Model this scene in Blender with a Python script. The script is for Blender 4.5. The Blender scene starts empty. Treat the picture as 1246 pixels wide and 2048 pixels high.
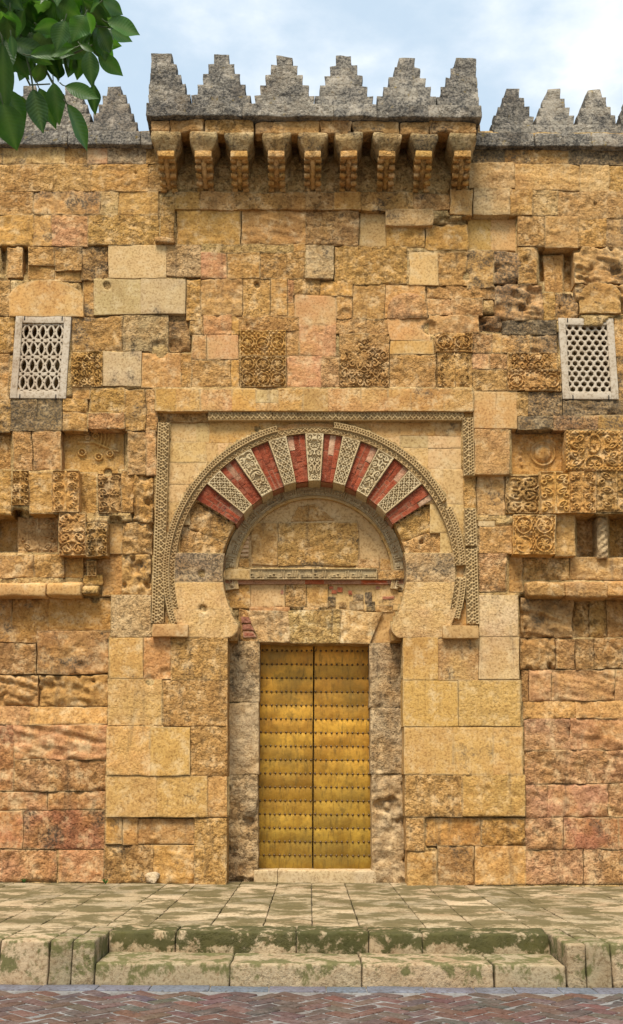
import bpy, math, random
import numpy as np
from mathutils import Matrix, Vector
R = math.radians
random.seed(7)
sc = bpy.context.scene
COL = sc.collection

# ------------------------------------------------------------------ camera
F = 2150.0                      # focal length in photo pixels (1246 x 2048)
PITCH, ROLL = R(14.25), R(0.35)
CAM = Vector((0.0, -14.75, 1.26))
MROT = Matrix.Rotation(R(90) + PITCH, 3, 'X') @ Matrix.Rotation(ROLL, 3, 'Z')
cd = bpy.data.cameras.new('camera')
cd.sensor_fit = 'VERTICAL'; cd.sensor_height = 24.0; cd.lens = 24.0 * F / 2048.0
cd.clip_start = 0.05; cd.clip_end = 4000
cam = bpy.data.objects.new('camera', cd); COL.objects.link(cam)
cam.matrix_world = Matrix.Translation(CAM) @ MROT.to_4x4()
sc.camera = cam

# ------------------------------------------------------------------ light
SUN_EL, SUN_AZ = 60.0, 196.0     # azimuth: degrees clockwise from +Y (north); the light falls from the front, left
sun = bpy.data.lights.new('sun', 'SUN'); sun.energy = 2.9; sun.angle = R(24); sun.color = (1.0, 0.93, 0.82)
so = bpy.data.objects.new('sun', sun); COL.objects.link(so)
az, el = R(SUN_AZ), R(SUN_EL)
sd = Vector((math.sin(az) * math.cos(el), math.cos(az) * math.cos(el), math.sin(el)))
so.rotation_euler = (-sd).to_track_quat('-Z', 'Y').to_euler()

world = bpy.data.worlds.new('World'); sc.world = world; world.use_nodes = True
wn = world.node_tree; wn.nodes.clear()
def wnode(t, **k):
    n = wn.nodes.new(t)
    for a, b in k.items(): setattr(n, a, b)
    return n
sky = wnode('ShaderNodeTexSky'); sky.sky_type = 'NISHITA'; sky.sun_disc = False
sky.sun_elevation = el; sky.sun_rotation = az; sky.air_density = 1.0; sky.dust_density = 2.0; sky.ozone_density = 1.0
tc = wnode('ShaderNodeTexCoord')
sep = wnode('ShaderNodeSeparateXYZ'); wn.links.new(tc.outputs['Generated'], sep.inputs[0])
zc = wnode('ShaderNodeMath', operation='MAXIMUM'); wn.links.new(sep.outputs['Z'], zc.inputs[0]); zc.inputs[1].default_value = 0.06
dv = wnode('ShaderNodeVectorMath', operation='DIVIDE')
cz = wnode('ShaderNodeCombineXYZ')
for i in range(3): wn.links.new(zc.outputs[0], cz.inputs[i])
wn.links.new(tc.outputs['Generated'], dv.inputs[0]); wn.links.new(cz.outputs[0], dv.inputs[1])
mp = wnode('ShaderNodeMapping'); mp.inputs['Location'].default_value = (0.10, 0.55, 0.0); wn.links.new(dv.outputs[0], mp.inputs['Vector'])
cn = wnode('ShaderNodeTexNoise'); cn.inputs['Scale'].default_value = 1.15; cn.inputs['Detail'].default_value = 9; cn.inputs['Roughness'].default_value = 0.56
wn.links.new(mp.outputs[0], cn.inputs['Vector'])
cr = wnode('ShaderNodeMapRange'); cr.interpolation_type = 'SMOOTHSTEP'
cr.inputs['From Min'].default_value = 0.475; cr.inputs['From Max'].default_value = 0.67
wn.links.new(cn.outputs['Fac'], cr.inputs['Value'])
veil = wnode('ShaderNodeMix', data_type='RGBA'); veil.inputs['Factor'].default_value = 0.72     # thin high haze over the whole sky
wn.links.new(sky.outputs[0], veil.inputs['A']); veil.inputs['B'].default_value = (3.6, 4.4, 5.0, 1)
mixc = wnode('ShaderNodeMix', data_type='RGBA')
wn.links.new(cr.outputs[0], mixc.inputs['Factor']); wn.links.new(veil.outputs['Result'], mixc.inputs['A'])
mixc.inputs['B'].default_value = (6.2, 6.2, 6.15, 1)
bg = wnode('ShaderNodeBackground'); bg.inputs['Strength'].default_value = 0.105
wn.links.new(mixc.outputs['Result'], bg.inputs['Color'])
wo = wnode('ShaderNodeOutputWorld'); wn.links.new(bg.outputs[0], wo.inputs[0])
vs = sc.view_settings; vs.view_transform = 'Standard'; vs.look = 'None'; vs.exposure = 1.02; vs.gamma = 1.0; vs.use_curve_mapping = False
sc.cycles.use_denoising = True
sc.cycles.max_bounces = 5; sc.cycles.diffuse_bounces = 3; sc.cycles.glossy_bounces = 2

# ------------------------------------------------------------------ pixel -> world
MN = np.array(MROT); CN = np.array(CAM)
def ray(px, py):
    px = np.asarray(px, float); py = np.asarray(py, float)
    x, y = (px - 623.0) / F, (1024.0 - py) / F
    d = np.stack([x, y, -np.ones_like(x)], -1)
    return d @ MN.T
def at(px, py, Y=0.0):
    d = ray(px, py); t = (np.asarray(Y) - CN[1]) / d[..., 1]
    return CN + d * t[..., None]
def atz(px, py, Z=0.0):
    d = ray(px, py); t = (Z - CN[2]) / d[..., 2]
    return CN + d * t[..., None]
def proj(P):
    q = (np.asarray(P, float) - CN) @ MN
    return 623 + F * q[..., 0] / -q[..., 2], 1024 - F * q[..., 1] / -q[..., 2]

# ------------------------------------------------------------------ noise
def _h(i, j, k, s):
    n = (i.astype(np.uint32) * np.uint32(374761393) + j.astype(np.uint32) * np.uint32(668265263) + k.astype(np.uint32) * np.uint32(2147483647) + np.uint32((s * 974634777) & 0xffffffff))
    n = (n ^ (n >> np.uint32(13))) * np.uint32(1274126177)
    n = (n ^ (n >> np.uint32(16))) * np.uint32(2246822519)
    n = n ^ (n >> np.uint32(15))
    return n.astype(np.float64) / 2147483647.5 - 1.0
def vnoise(x, y, z, s=0):
    x = np.asarray(x, float) + 100.3; y = np.asarray(y, float) + 100.7; z = np.asarray(z, float) + 100.1
    i, j, k = np.floor(x).astype(np.int64), np.floor(y).astype(np.int64), np.floor(z).astype(np.int64)
    u, v, w = x - i, y - j, z - k
    u, v, w = [t * t * t * (t * (t * 6 - 15) + 10) for t in (u, v, w)]
    r = 0
    for a in (0, 1):
        for b in (0, 1):
            for c in (0, 1):
                r = r + _h(i + a, j + b, k + c, s) * (u if a else 1 - u) * (v if b else 1 - v) * (w if c else 1 - w)
    return r
def fbm(x, y, z, sc_=1.0, oc=4, s=0, gain=0.5):
    r = 0; a = 1.0; t = 0
    for o in range(oc):
        r = r + a * vnoise(x * sc_, y * sc_, z * sc_, s + o * 17); t += a; a *= gain; sc_ *= 2.03
    return r / t
def sstep(x, a, b):
    t = np.clip((x - a) / (b - a), 0, 1); return t * t * (3 - 2 * t)

# ------------------------------------------------------------------ materials
def new_mat(name):
    m = bpy.data.materials.new(name); m.use_nodes = True
    nt = m.node_tree; nt.nodes.clear()
    out = nt.nodes.new('ShaderNodeOutputMaterial'); b = nt.nodes.new('ShaderNodeBsdfPrincipled')
    nt.links.new(b.outputs[0], out.inputs[0])
    return m, nt, b
class G:
    def __init__(s, nt): s.nt = nt
    def n(s, t, **k):
        x = s.nt.nodes.new(t)
        for a, b in k.items(): setattr(x, a, b)
        return x
    def l(s, a, b): s.nt.links.new(a, b)
    def val(s, inp, v):
        if isinstance(v, (int, float)): inp.default_value = v
        elif isinstance(v, tuple): inp.default_value = v if len(v) == 4 else (*v, 1)
        else: s.l(v, inp)
    def noise(s, vec, scale, detail=4, rough=0.55, dist=0.0):
        x = s.n('ShaderNodeTexNoise'); s.l(vec, x.inputs['Vector']); x.inputs['Scale'].default_value = scale
        x.inputs['Detail'].default_value = detail; x.inputs['Roughness'].default_value = rough; x.inputs['Distortion'].default_value = dist
        return x.outputs['Fac']
    def ramp(s, v, a, b, lo=0.0, hi=1.0):
        x = s.n('ShaderNodeMapRange'); x.interpolation_type = 'SMOOTHSTEP'
        s.val(x.inputs['Value'], v); s.val(x.inputs['From Min'], a); s.val(x.inputs['From Max'], b); x.inputs['To Min'].default_value = lo; x.inputs['To Max'].default_value = hi
        return x.outputs[0]
    def math(s, op, a, b=0.0):
        x = s.n('ShaderNodeMath', operation=op); s.val(x.inputs[0], a); s.val(x.inputs[1], b); return x.outputs[0]
    def mix(s, f, a, b, mode='MIX'):
        x = s.n('ShaderNodeMix', data_type='RGBA', blend_type=mode); s.val(x.inputs['Factor'], f); s.val(x.inputs['A'], a); s.val(x.inputs['B'], b)
        return x.outputs['Result']
    def bump(s, hgt, strength, dist, normal=None):
        x = s.n('ShaderNodeBump'); x.inputs['Strength'].default_value = strength; x.inputs['Distance'].default_value = dist
        s.l(hgt, x.inputs['Height'])
        if normal is not None: s.l(normal, x.inputs['Normal'])
        return x.outputs[0]
    def pos(s): return s.n('ShaderNodeNewGeometry').outputs['Position']
    def scaled(s, vec, v):
        x = s.n('ShaderNodeMapping'); s.l(vec, x.inputs['Vector']); x.inputs['Scale'].default_value = v; return x.outputs[0]

def stone_mat(name, patina=(0.075, 0.058, 0.038), pale=(0.56, 0.405, 0.22), moss=None, lichen=None, mortar=(0.36, 0.25, 0.12),
              bump=1.0, warm=(0.45, 0.24, 0.068), rough=0.92, streak=False, pat_scale=2.2, pale_amt=1.0, contrast=1.0):
    """weathered sandstone: the object's colour is the block's own tint, its alpha how much dark lichen has settled on it"""
    m, nt, b = new_mat(name); g = G(nt); P = g.pos()
    oi = g.n('ShaderNodeObjectInfo')
    base = oi.outputs['Color']
    n0 = g.noise(P, 0.85, 2, 0.6)
    n1 = g.noise(P, 2.1, 3, 0.62); n2 = g.noise(P, 5.0, 5, 0.70); n3 = g.noise(P, 30, 2, 0.7)
    c = g.mix(g.ramp(n1, 0.36, 0.66, 0, 0.7), base, g.mix(0.65, base, warm))
    c = g.mix(g.ramp(n0, 0.50, 0.68, 0, 0.45), c, g.mix(1.0, c, (0.68, 0.54, 0.44), 'MULTIPLY'))
    c = g.mix(g.ramp(n2, 0.46, 0.74, 0, 0.75 * pale_amt), c, pale)
    c = g.mix(g.ramp(n2, 0.46, 0.28, 0, 0.45 * contrast), c, g.mix(1.0, c, (0.55, 0.44, 0.34), 'MULTIPLY'))
    c = g.mix(1.0, c, g.mix(g.ramp(n3, 0.28, 0.56), (0.66, 0.60, 0.52), (1.08, 1.08, 1.06)), 'MULTIPLY')
    # dark lichen, in patches of its own shape
    n4 = g.noise(P, pat_scale, 5, 0.72)
    thr = g.math('SUBTRACT', 0.80, g.math('MULTIPLY', oi.outputs['Alpha'], 0.42))
    pm = g.ramp(n4, thr, g.math('ADD', thr, 0.14))
    pm = g.math('MULTIPLY', pm, g.ramp(n3, 0.36, 0.62, 0.88, 0.35))
    if streak:
        sv = g.scaled(P, (7, 3, 0.7)); ns = g.noise(sv, 1.0, 4, 0.65)
        pm = g.math('MAXIMUM', pm, g.math('MULTIPLY', g.ramp(ns, 0.54, 0.74), streak))
    c = g.mix(pm, c, patina)
    if moss:
        mv = g.noise(P, moss.get('scale', 4.0), 6, 0.70, 0.3)
        t0 = moss['thr']
        if moss.get('zhi') is not None:
            sp = g.n('ShaderNodeSeparateXYZ'); g.l(P, sp.inputs[0])
            gz = g.ramp(sp.outputs['Z'], moss['zlo'], moss['zhi'])
            mv = g.math('ADD', mv, g.math('MULTIPLY', gz, moss['zamt']))
        mm = g.ramp(mv, t0 - 0.03, t0 + 0.075)
        mc = g.mix(n2, moss['c1'], moss['c2'])
        c = g.mix(g.math('MULTIPLY', mm, moss.get('amt', 0.9)), c, mc)
    if lichen:
        lv = g.noise(P, 7.0, 6, 0.7); c = g.mix(g.ramp(lv, 0.60, 0.70, 0, 0.8), c, lichen)
    at_ = g.n('ShaderNodeAttribute'); at_.attribute_name = 'edge'
    ne = n1
    em = g.math('MULTIPLY', at_.outputs['Fac'], g.ramp(ne, 0.42, 0.60))
    c = g.mix(g.math('MULTIPLY', em, 0.6), c, mortar)
    g.l(c, b.inputs['Base Color'])
    b.inputs['Roughness'].default_value = rough
    b.inputs['Specular IOR Level'].default_value = 0.2
    # fine relief: grain, pits and weathered pock marks
    h1 = g.noise(P, 13, 5, 0.74)
    hh = g.math('ADD', g.math('MULTIPLY', h1, g.ramp(n2, 0.35, 0.60, 1.0, 0.35)), g.math('MULTIPLY', g.ramp(h1, 0.34, 0.46), 0.45))
    x = g.n('ShaderNodeBump'); x.inputs['Distance'].default_value = 0.075 * bump; g.l(hh, x.inputs['Height'])
    g.l(g.ramp(oi.outputs['Random'], 0.0, 1.0, 0.45 * min(1, bump), 1.0 * min(1, bump)), x.inputs['Strength'])
    nb = x.outputs[0]
    g.l(nb, b.inputs['Normal'])
    return m

M = {}
M['stone'] = stone_mat('weathered_sandstone', streak=0.45)
M['parapet'] = stone_mat('lichen_grey_stone', patina=(0.05, 0.05, 0.048), pale=(0.42, 0.365, 0.295), streak=0.55, lichen=(0.25, 0.17, 0.04), warm=(0.22, 0.185, 0.14), mortar=(0.35, 0.31, 0.25), pat_scale=3.4)
M['marble'] = stone_mat('carved_limestone', patina=(0.12, 0.095, 0.06), pale=(0.52, 0.42, 0.27), warm=(0.42, 0.31, 0.16), bump=0.35, pale_amt=0.5)
M['screen'] = stone_mat('pale_marble', patina=(0.30, 0.24, 0.16), pale=(0.46, 0.385, 0.295), warm=(0.38, 0.29, 0.19), bump=0.2, pale_amt=0.6, rough=0.7)
M['smooth'] = stone_mat('smooth_ashlar', bump=0.28, pale_amt=0.7, warm=(0.45, 0.31, 0.135), pale=(0.56, 0.44, 0.26), contrast=0.5)
M['plaster'] = stone_mat('old_lime_plaster', bump=0.25, pale=(0.52, 0.36, 0.19), warm=(0.46, 0.28, 0.115), contrast=0.4)
M['redbrick'] = stone_mat('worn_red_brick', patina=(0.055, 0.025, 0.02), pale=(0.36, 0.20, 0.12), warm=(0.27, 0.05, 0.018), mortar=(0.36, 0.23, 0.14), bump=0.7, pale_amt=0.4, pat_scale=4)
M['ashlar'] = stone_mat('dressed_ashlar', bump=0.6, streak=0.4, pale_amt=0.9, contrast=0.7, pale=(0.60, 0.45, 0.25), warm=(0.50, 0.31, 0.10))
M['band'] = stone_mat('carved_band_stone', patina=(0.10, 0.075, 0.045), pale=(0.46, 0.34, 0.19), warm=(0.36, 0.23, 0.09), bump=0.3, pale_amt=0.5)
M['lintel'] = stone_mat('streaked_lintel_stone', streak=0.75, pale=(0.62, 0.52, 0.33))
M['paving'] = stone_mat('mossy_paving_stone', patina=(0.10, 0.08, 0.045), pale=(0.38, 0.285, 0.175), warm=(0.28, 0.20, 0.10), bump=0.5,
                        moss=dict(thr=0.47, c1=(0.060, 0.052, 0.016), c2=(0.125, 0.095, 0.036), scale=2.2, amt=0.85), pat_scale=5)
M['riser'] = stone_mat('mossy_step_riser', patina=(0.10, 0.08, 0.05), pale=(0.38, 0.28, 0.165), warm=(0.30, 0.20, 0.105), bump=0.5,
                       moss=dict(thr=0.565, zlo=-0.22, zhi=-0.06, zamt=0.15, c1=(0.010, 0.018, 0.003), c2=(0.066, 0.062, 0.011), scale=7.0), pat_scale=5)
M['step'] = stone_mat('mossy_lower_step', patina=(0.10, 0.08, 0.05), pale=(0.36, 0.27, 0.165), warm=(0.28, 0.195, 0.105), bump=0.5,
                      moss=dict(thr=0.60, zlo=-0.36, zhi=-0.18, zamt=0.11, c1=(0.05, 0.055, 0.015), c2=(0.13, 0.12, 0.04), scale=5.0), pat_scale=5)
M['paver'] = stone_mat('clay_paver', patina=(0.05, 0.045, 0.045), pale=(0.16, 0.12, 0.105), warm=(0.105, 0.052, 0.038), mortar=(0.2, 0.2, 0.2), bump=0.5, pat_scale=6)
M['granite'] = stone_mat('grey_granite', patina=(0.12, 0.12, 0.13), pale=(0.17, 0.175, 0.20), warm=(0.12, 0.12, 0.14), bump=0.3)
M['sand'] = stone_mat('joint_sand', patina=(0.10, 0.10, 0.10), pale=(0.26, 0.25, 0.24), warm=(0.19, 0.18, 0.17), bump=0.6)

m, nt, b = new_mat('weathered_brass'); g = G(nt); P = g.pos(); M['brass'] = m
oi = g.n('ShaderNodeObjectInfo')
n1 = g.noise(P, 3.0, 6, 0.65); n2 = g.noise(g.scaled(P, (26, 10, 5)), 1.0, 6, 0.7); n3 = g.noise(P, 60, 4, 0.7)
c = g.mix(g.ramp(n1, 0.38, 0.64), (0.40, 0.20, 0.019), (0.62, 0.35, 0.043))
c = g.mix(1.0, c, oi.outputs['Color'], 'MULTIPLY')
tarn = g.math('MAXIMUM', g.ramp(n2, 0.48, 0.70), g.ramp(n1, 0.56, 0.68))
c = g.mix(g.ramp(g.noise(P, 1.3, 4, 0.65), 0.46, 0.66, 0, 0.6), c, (0.20, 0.115, 0.016))
c = g.mix(g.math('MULTIPLY', tarn, 0.6), c, (0.12, 0.075, 0.014))
c = g.mix(g.ramp(n3, 0.62, 0.75, 0, 0.5), c, (0.20, 0.12, 0.03))
g.l(c, b.inputs['Base Color']); b.inputs['Metallic'].default_value = 0.55
g.l(g.ramp(n1, 0.3, 0.7, 0.42, 0.62), b.inputs['Roughness'])
nb = g.bump(g.noise(P, 9, 4), 0.35, 0.02); nb = g.bump(n3, 0.25, 0.004, nb); g.l(nb, b.inputs['Normal'])

def simple(name, col, rough=0.6, metal=0.0, var=0.3, scale=20, bump=0.2):
    m, nt, b = new_mat(name); g = G(nt); P = g.pos()
    n = g.noise(P, scale, 5, 0.6)
    c = g.mix(n, tuple(x * (1 - var) for x in col), tuple(min(1, x * (1 + var)) for x in col))
    g.l(c, b.inputs['Base Color']); b.inputs['Roughness'].default_value = rough; b.inputs['Metallic'].default_value = metal
    g.l(g.bump(n, bump, 0.01), b.inputs['Normal'])
    return m
M['stud'] = simple('dark_bronze', (0.13, 0.08, 0.035), 0.5, 0.6)
M['bark'] = simple('bark', (0.11, 0.10, 0.06), 0.9, 0, 0.5, 40, 0.8)
M['twig'] = simple('green_twig', (0.05, 0.075, 0.02), 0.6, 0, 0.4)
M['weed'] = simple('weed_leaf', (0.05, 0.14, 0.02), 0.5, 0, 0.4)
M['iron'] = simple('dark_iron', (0.03, 0.025, 0.02), 0.7, 0.4)
M['asphalt'] = simple('street_ground', (0.12, 0.11, 0.10), 0.95, 0, 0.4, 8, 0.5)

m, nt, b = new_mat('citrus_leaf'); g = G(nt); M['leaf'] = m
oi = g.n('ShaderNodeObjectInfo'); uv = g.n('ShaderNodeAttribute'); uv.attribute_name = 'rib'
P = g.pos(); n1 = g.noise(P, 30, 4, 0.6)
c = g.mix(oi.outputs['Random'], (0.014, 0.048, 0.005), (0.050, 0.135, 0.012))
c = g.mix(g.ramp(n1, 0.4, 0.7, 0, 0.4), c, (0.065, 0.15, 0.014))
c = g.mix(g.math('MULTIPLY', uv.outputs['Fac'], 0.7), c, (0.10, 0.17, 0.035))
bf = g.n('ShaderNodeNewGeometry').outputs['Backfacing']; c = g.mix(g.math('MULTIPLY', bf, 0.55), c, (0.10, 0.17, 0.06))
g.l(c, b.inputs['Base Color']); b.inputs['Roughness'].default_value = 0.42
lu = g.n('ShaderNodeAttribute'); lu.attribute_name = 'lu'; lv = g.n('ShaderNodeAttribute'); lv.attribute_name = 'lv'
wv_ = g.math('SINE', g.math('MULTIPLY', g.math('SUBTRACT', lu.outputs['Fac'], g.math('MULTIPLY', lv.outputs['Fac'], 0.16)), 75.0))
g.l(g.bump(g.math('ADD', wv_, g.math('MULTIPLY', n1, 3.0)), 0.16, 0.0010), b.inputs['Normal'])
tr = g.n('ShaderNodeBsdfTranslucent'); g.l(g.mix(1.0, c, (1.6, 2.0, 0.8), 'MULTIPLY'), tr.inputs['Color'])
ms = g.n('ShaderNodeMixShader'); ms.inputs[0].default_value = 0.36
g.l(b.outputs[0], ms.inputs[1]); g.l(tr.outputs[0], ms.inputs[2])
out = [n for n in nt.nodes if n.type == 'OUTPUT_MATERIAL'][0]; g.l(ms.outputs[0], out.inputs[0])

# ------------------------------------------------------------------ object helpers
def link(name, me, mat, parent=None, color=(1, 1, 1, 0.3), smooth=True):
    o = bpy.data.objects.new(name, me); COL.objects.link(o)
    if parent is not None: o.parent = parent
    if mat is not None and not me.materials: me.materials.append(mat)
    o.color = color if len(color) == 4 else (*color, 0.3)
    return o
def mesh_np(name, V, Fc, smooth=True, attrs=None):
    me = bpy.data.meshes.new(name)
    V = np.asarray(V, np.float32); Fc = np.asarray(Fc, np.int32)
    me.vertices.add(len(V)); me.vertices.foreach_set('co', V.ravel())
    n, k = Fc.shape
    me.loops.add(n * k); me.loops.foreach_set('vertex_index', Fc.ravel())
    me.polygons.add(n); me.polygons.foreach_set('loop_start', np.arange(0, n * k, k, dtype=np.int32))
    if smooth: me.polygons.foreach_set('use_smooth', np.ones(n, bool))
    if attrs:
        for kx, a in attrs.items():
            at_ = me.attributes.new(kx, 'FLOAT', 'POINT'); at_.data.foreach_set('value', np.asarray(a, np.float32).ravel())
    me.update(calc_edges=True)
    return me
def tag(o, label, cat=None, group=None, kind=None):
    o['label'] = label
    if cat: o['category'] = cat
    if group: o['group'] = group
    o['kind'] = kind or 'thing'
    return o
def empty(name, loc=(0, 0, 0)):
    o = bpy.data.objects.new(name, None); COL.objects.link(o); o.location = loc; o.empty_display_size = 0.1
    return o
def grid_faces(nu, nv, off=0):
    i = np.arange(nu - 1)[:, None] * nv + np.arange(nv - 1)[None, :]
    i = i.ravel() + off
    return np.stack([i, i + nv, i + nv + 1, i + 1], -1)

def warp(X, Z, a=0.010):
    dx = a * (vnoise(X * 2.6, 0 * X, Z * 2.6, 5) + 0.6 * vnoise(X * 8, 0 * X, Z * 8, 9))
    dz = a * (vnoise(X * 2.6, 0 * X + 7, Z * 2.6, 6) + 0.6 * vnoise(X * 8, 0 * X + 7, Z * 8, 11))
    return X + dx, Z + dz
AMP = (0.005, 0.015, 0.033, 0.060)
EDGE = (0.003, 0.006, 0.016, 0.028)
def stone(mapf, d, rough, color, parent, name='stone_block', mat='stone', back=0.5, relief=None, rel_amp=0.0, res=0.022, warpa=0.013, style=None, joint=0.016, edge=None, tilt=0.006, tag_label=None):
    """one block: mapf(u, v) gives photo pixels, unprojected to the block's own depth plane; the face is eroded, the sides run back into the wall"""
    cu = np.array([0, 1, 1, 0.]); cv = np.array([0, 0, 1, 1.])
    q = at(*mapf(cu, cv), d)
    w = 0.5 * (np.linalg.norm(q[1] - q[0]) + np.linalg.norm(q[2] - q[3])); h = 0.5 * (np.linalg.norm(q[3] - q[0]) + np.linalg.norm(q[2] - q[1]))
    nu = int(np.clip(round(w / res), 3, 150)) + 1; nv = int(np.clip(round(h / res), 3, 150)) + 1
    def nodes(n, L):
        t = np.linspace(0, 1, n); e = min(0.35 / (n - 1), 0.008 / L)
        return np.concatenate([[0, e], t[1:-1], [1 - e, 1]])
    u = nodes(nu, w); v = nodes(nv, h); nu, nv = len(u), len(v)
    U, V = np.meshgrid(u, v, indexing='ij')
    Pw = at(*mapf(U, V), d); X, Z = Pw[..., 0], Pw[..., 2]
    e = np.minimum(np.minimum(U, 1 - U) * w, np.minimum(V, 1 - V) * h)
    Xw, Zw = warp(X, Z, warpa)
    a = AMP[rough]; er = EDGE[rough] if edge is None else edge
    s = random.randint(0, 9999)
    off = random.random() * 50
    n = 0.55 * fbm(X, 0 * X + off, Z, 3.5, 5, 1) + 0.75 * fbm(X, 0 * X, Z, 2.6, 5, 3)
    if rough in (1, 2): n = n - 0.9 * sstep(fbm(X, 0 * X, Z, 1.7, 4, 19), 0.14, 0.42)
    if rough == 1:
        n = n - 0.9 * sstep(fbm(X, 0 * X + 5, Z, 13.0, 2, 71), 0.22, 0.55)
    if rough >= 2:
        r = 1 - np.abs(fbm(X, 0 * X + off, Z, 6.0, 4, 31)) * 2.2
        n = 0.7 * n + 0.6 * (r - 0.5)
        if rough == 3:
            n = n - 1.3 * sstep(fbm(X, 0 * X + off + 9, Z, 5.0, 3, 77), 0.12, 0.45)
    if style == 'bedded': n = n + 0.9 * fbm(X * 0.6, 0 * X + off, Z * 3.5 + X * 0.8, 4.0, 3, 12)
    if style == 'tooled': n = n + 0.9 * fbm(X * 3.2 + Z * 0.7, 0 * X + off, Z * 0.6, 4.0, 3, 12)
    H = -a * n * (1 if rough else 1) + random.uniform(-1, 1) * tilt * (U - 0.5) * 2 + random.uniform(-1, 1) * tilt * (V - 0.5) * 2
    chip = sstep(vnoise(X * 5, 0 * X + off, Z * 5, 41) + 0.5 * vnoise(X * 14, 0 * X + off, Z * 14, 43), -0.05, 0.75)
    ere = er * (0.25 + 2.0 * chip)
    we = 0.008 + ere * 1.5
    H = H + ere * (1 - np.clip(e / we, 0, 1)) ** 2
    if relief is not None:
        H = H - rel_amp * relief(U, V, w, h)
    pxx, pyy = mapf(U, V)
    for hx, hy, hr, hd in HOLES:
        q = np.hypot(pxx - hx, pyy - hy)
        if q.min() < hr: H = H + hd * (1 - sstep(q, hr * 0.7, hr * 1.15))
    Y = d + H
    nfront = nu * nv
    Vf = np.stack([Xw, Y, Zw], -1).reshape(-1, 3)
    per = np.concatenate([np.arange(nu) * nv, (nu - 1) * nv + np.arange(1, nv), (np.arange(nu - 2, -1, -1)) * nv + nv - 1, np.arange(nv - 2, 0, -1)])
    Pf = Vf[per]; Pb = Pf.copy(); Pb[:, 1] = np.maximum(back, d + 0.06)
    m_ = len(per); k = np.arange(m_); k2 = (k + 1) % m_
    Fs = np.stack([nfront + k, nfront + m_ + k, nfront + m_ + k2, nfront + k2], -1)
    Ff = grid_faces(nu, nv)
    ed = 1 - sstep(e, joint * 0.5, joint * 1.3)
    A = np.concatenate([ed.ravel(), np.zeros(2 * m_)])
    me = mesh_np(name, np.concatenate([Vf, Pf, Pb]), np.concatenate([Ff[:, ::-1], Fs[:, ::-1]]) if False else np.concatenate([Ff, Fs]), True, {'edge': A})
    o = link(name, me, M[mat], parent, color)
    RAST.append((mapf, d, rough))
    return o
RAST = []
# square sockets and broken holes seen in the wall: pixel, radius, depth
HOLES = [(213, 572, 7, .10), (403, 1147, 7, .12), (406, 1217, 7, .10), (512, 569, 6, .08), (190, 1197, 7, .12), (216, 945, 8, .12), (515, 857, 6, .10), (844, 1083, 5, .08), (1190, 408, 3.5, .05), (860, 655, 14, .05), (318, 700, 20, .05), (352, 690, 14, .05), (800, 1180, 5, .05), (270, 344, 4, .04), (1098, 1330, 6, .07), (934, 552, 9, .04), (690, 632, 16, .04), (372, 710, 12, .04), (160, 1330, 8, .03), (640, 498, 10, .03), (1052, 520, 7, .04), (300, 1362, 12, .03), (330, 1345, 10, .03)]
def rect(x0, y0, x1, y1):
    return lambda u, v: (x0 + (x1 - x0) * u, y0 + (y1 - y0) * v)
def quad(a, b_, c, d):
    """corners in order top-left, top-right, bottom-right, bottom-left"""
    def f(u, v):
        return ((a[0] * (1 - u) + b_[0] * u) * (1 - v) + (d[0] * (1 - u) + c[0] * u) * v,
                (a[1] * (1 - u) + b_[1] * u) * (1 - v) + (d[1] * (1 - u) + c[1] * u) * v)
    return f

def rbox(lo, hi, r=0.02, res=0.06, amp=0.008, ns=4.0, shear=None, oc=3, seed=0):
    """rounded, weathered box as vertex and face arrays"""
    lo = np.array(lo, float); hi = np.array(hi, float); c = (lo + hi) / 2; hf = (hi - lo) / 2
    r = min(r, 0.49 * min(hf) * 2)
    Vs, Fs = [], []; off = 0
    def coords(L):
        n = max(1, int(round((2 * L - 2 * r) / res)))
        t = np.linspace(-L + r, L - r, n + 1)
        return np.concatenate([[-L, -L + 0.4 * r], t, [L - 0.4 * r, L]])
    for ax in range(3):
        a, b_ = [(1, 2), (2, 0), (0, 1)][ax]
        A, B = np.meshgrid(coords(hf[a]), coords(hf[b_]), indexing='ij')
        for sgn in (-1, 1):
            p = np.zeros(A.shape + (3,)); p[..., a] = A; p[..., b_] = B; p[..., ax] = sgn * hf[ax]
            inner = np.clip(p, -hf + r, hf - r); dlt = p - inner
            ln = np.linalg.norm(dlt, axis=-1, keepdims=True); p = inner + dlt / np.maximum(ln, 1e-9) * np.minimum(ln, r)
            f = grid_faces(*A.shape, off)
            if sgn < 0: f = f[:, ::-1]
            Vs.append(p.reshape(-1, 3) + c); Fs.append(f); off += A.size
    V = np.concatenate(Vs); Fc = np.concatenate(Fs)
    if shear is not None: V = shear(V)
    if amp > 0:
        x, y, z = V.T
        dsp = np.stack([fbm(x, y, z, ns, oc, 100 + seed), fbm(x, y, z, ns, oc, 200 + seed), fbm(x, y, z, ns, oc, 300 + seed)], -1)
        V = V + amp * 2 * dsp
    return V, Fc
class MB:
    def __init__(s): s.V = []; s.F = []; s.n = 0
    def add(s, VF):
        V, Fc = VF; s.V.append(np.asarray(V, float)); s.F.append(np.asarray(Fc) + s.n); s.n += len(V); return s
    def build(s, name, mat, parent=None, color=(1, 1, 1, 0.3), smooth=True):
        me = mesh_np(name, np.concatenate(s.V), np.concatenate(s.F), smooth)
        return link(name, me, M[mat], parent, color)
def box_obj(name, lo, hi, mat, parent, color, r=0.02, res=0.06, amp=0.008, ns=4.0, shear=None, seed=0):
    return MB().add(rbox(lo, hi, r, res, amp, ns, shear, 3, seed)).build(name, mat, parent, color)
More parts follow.
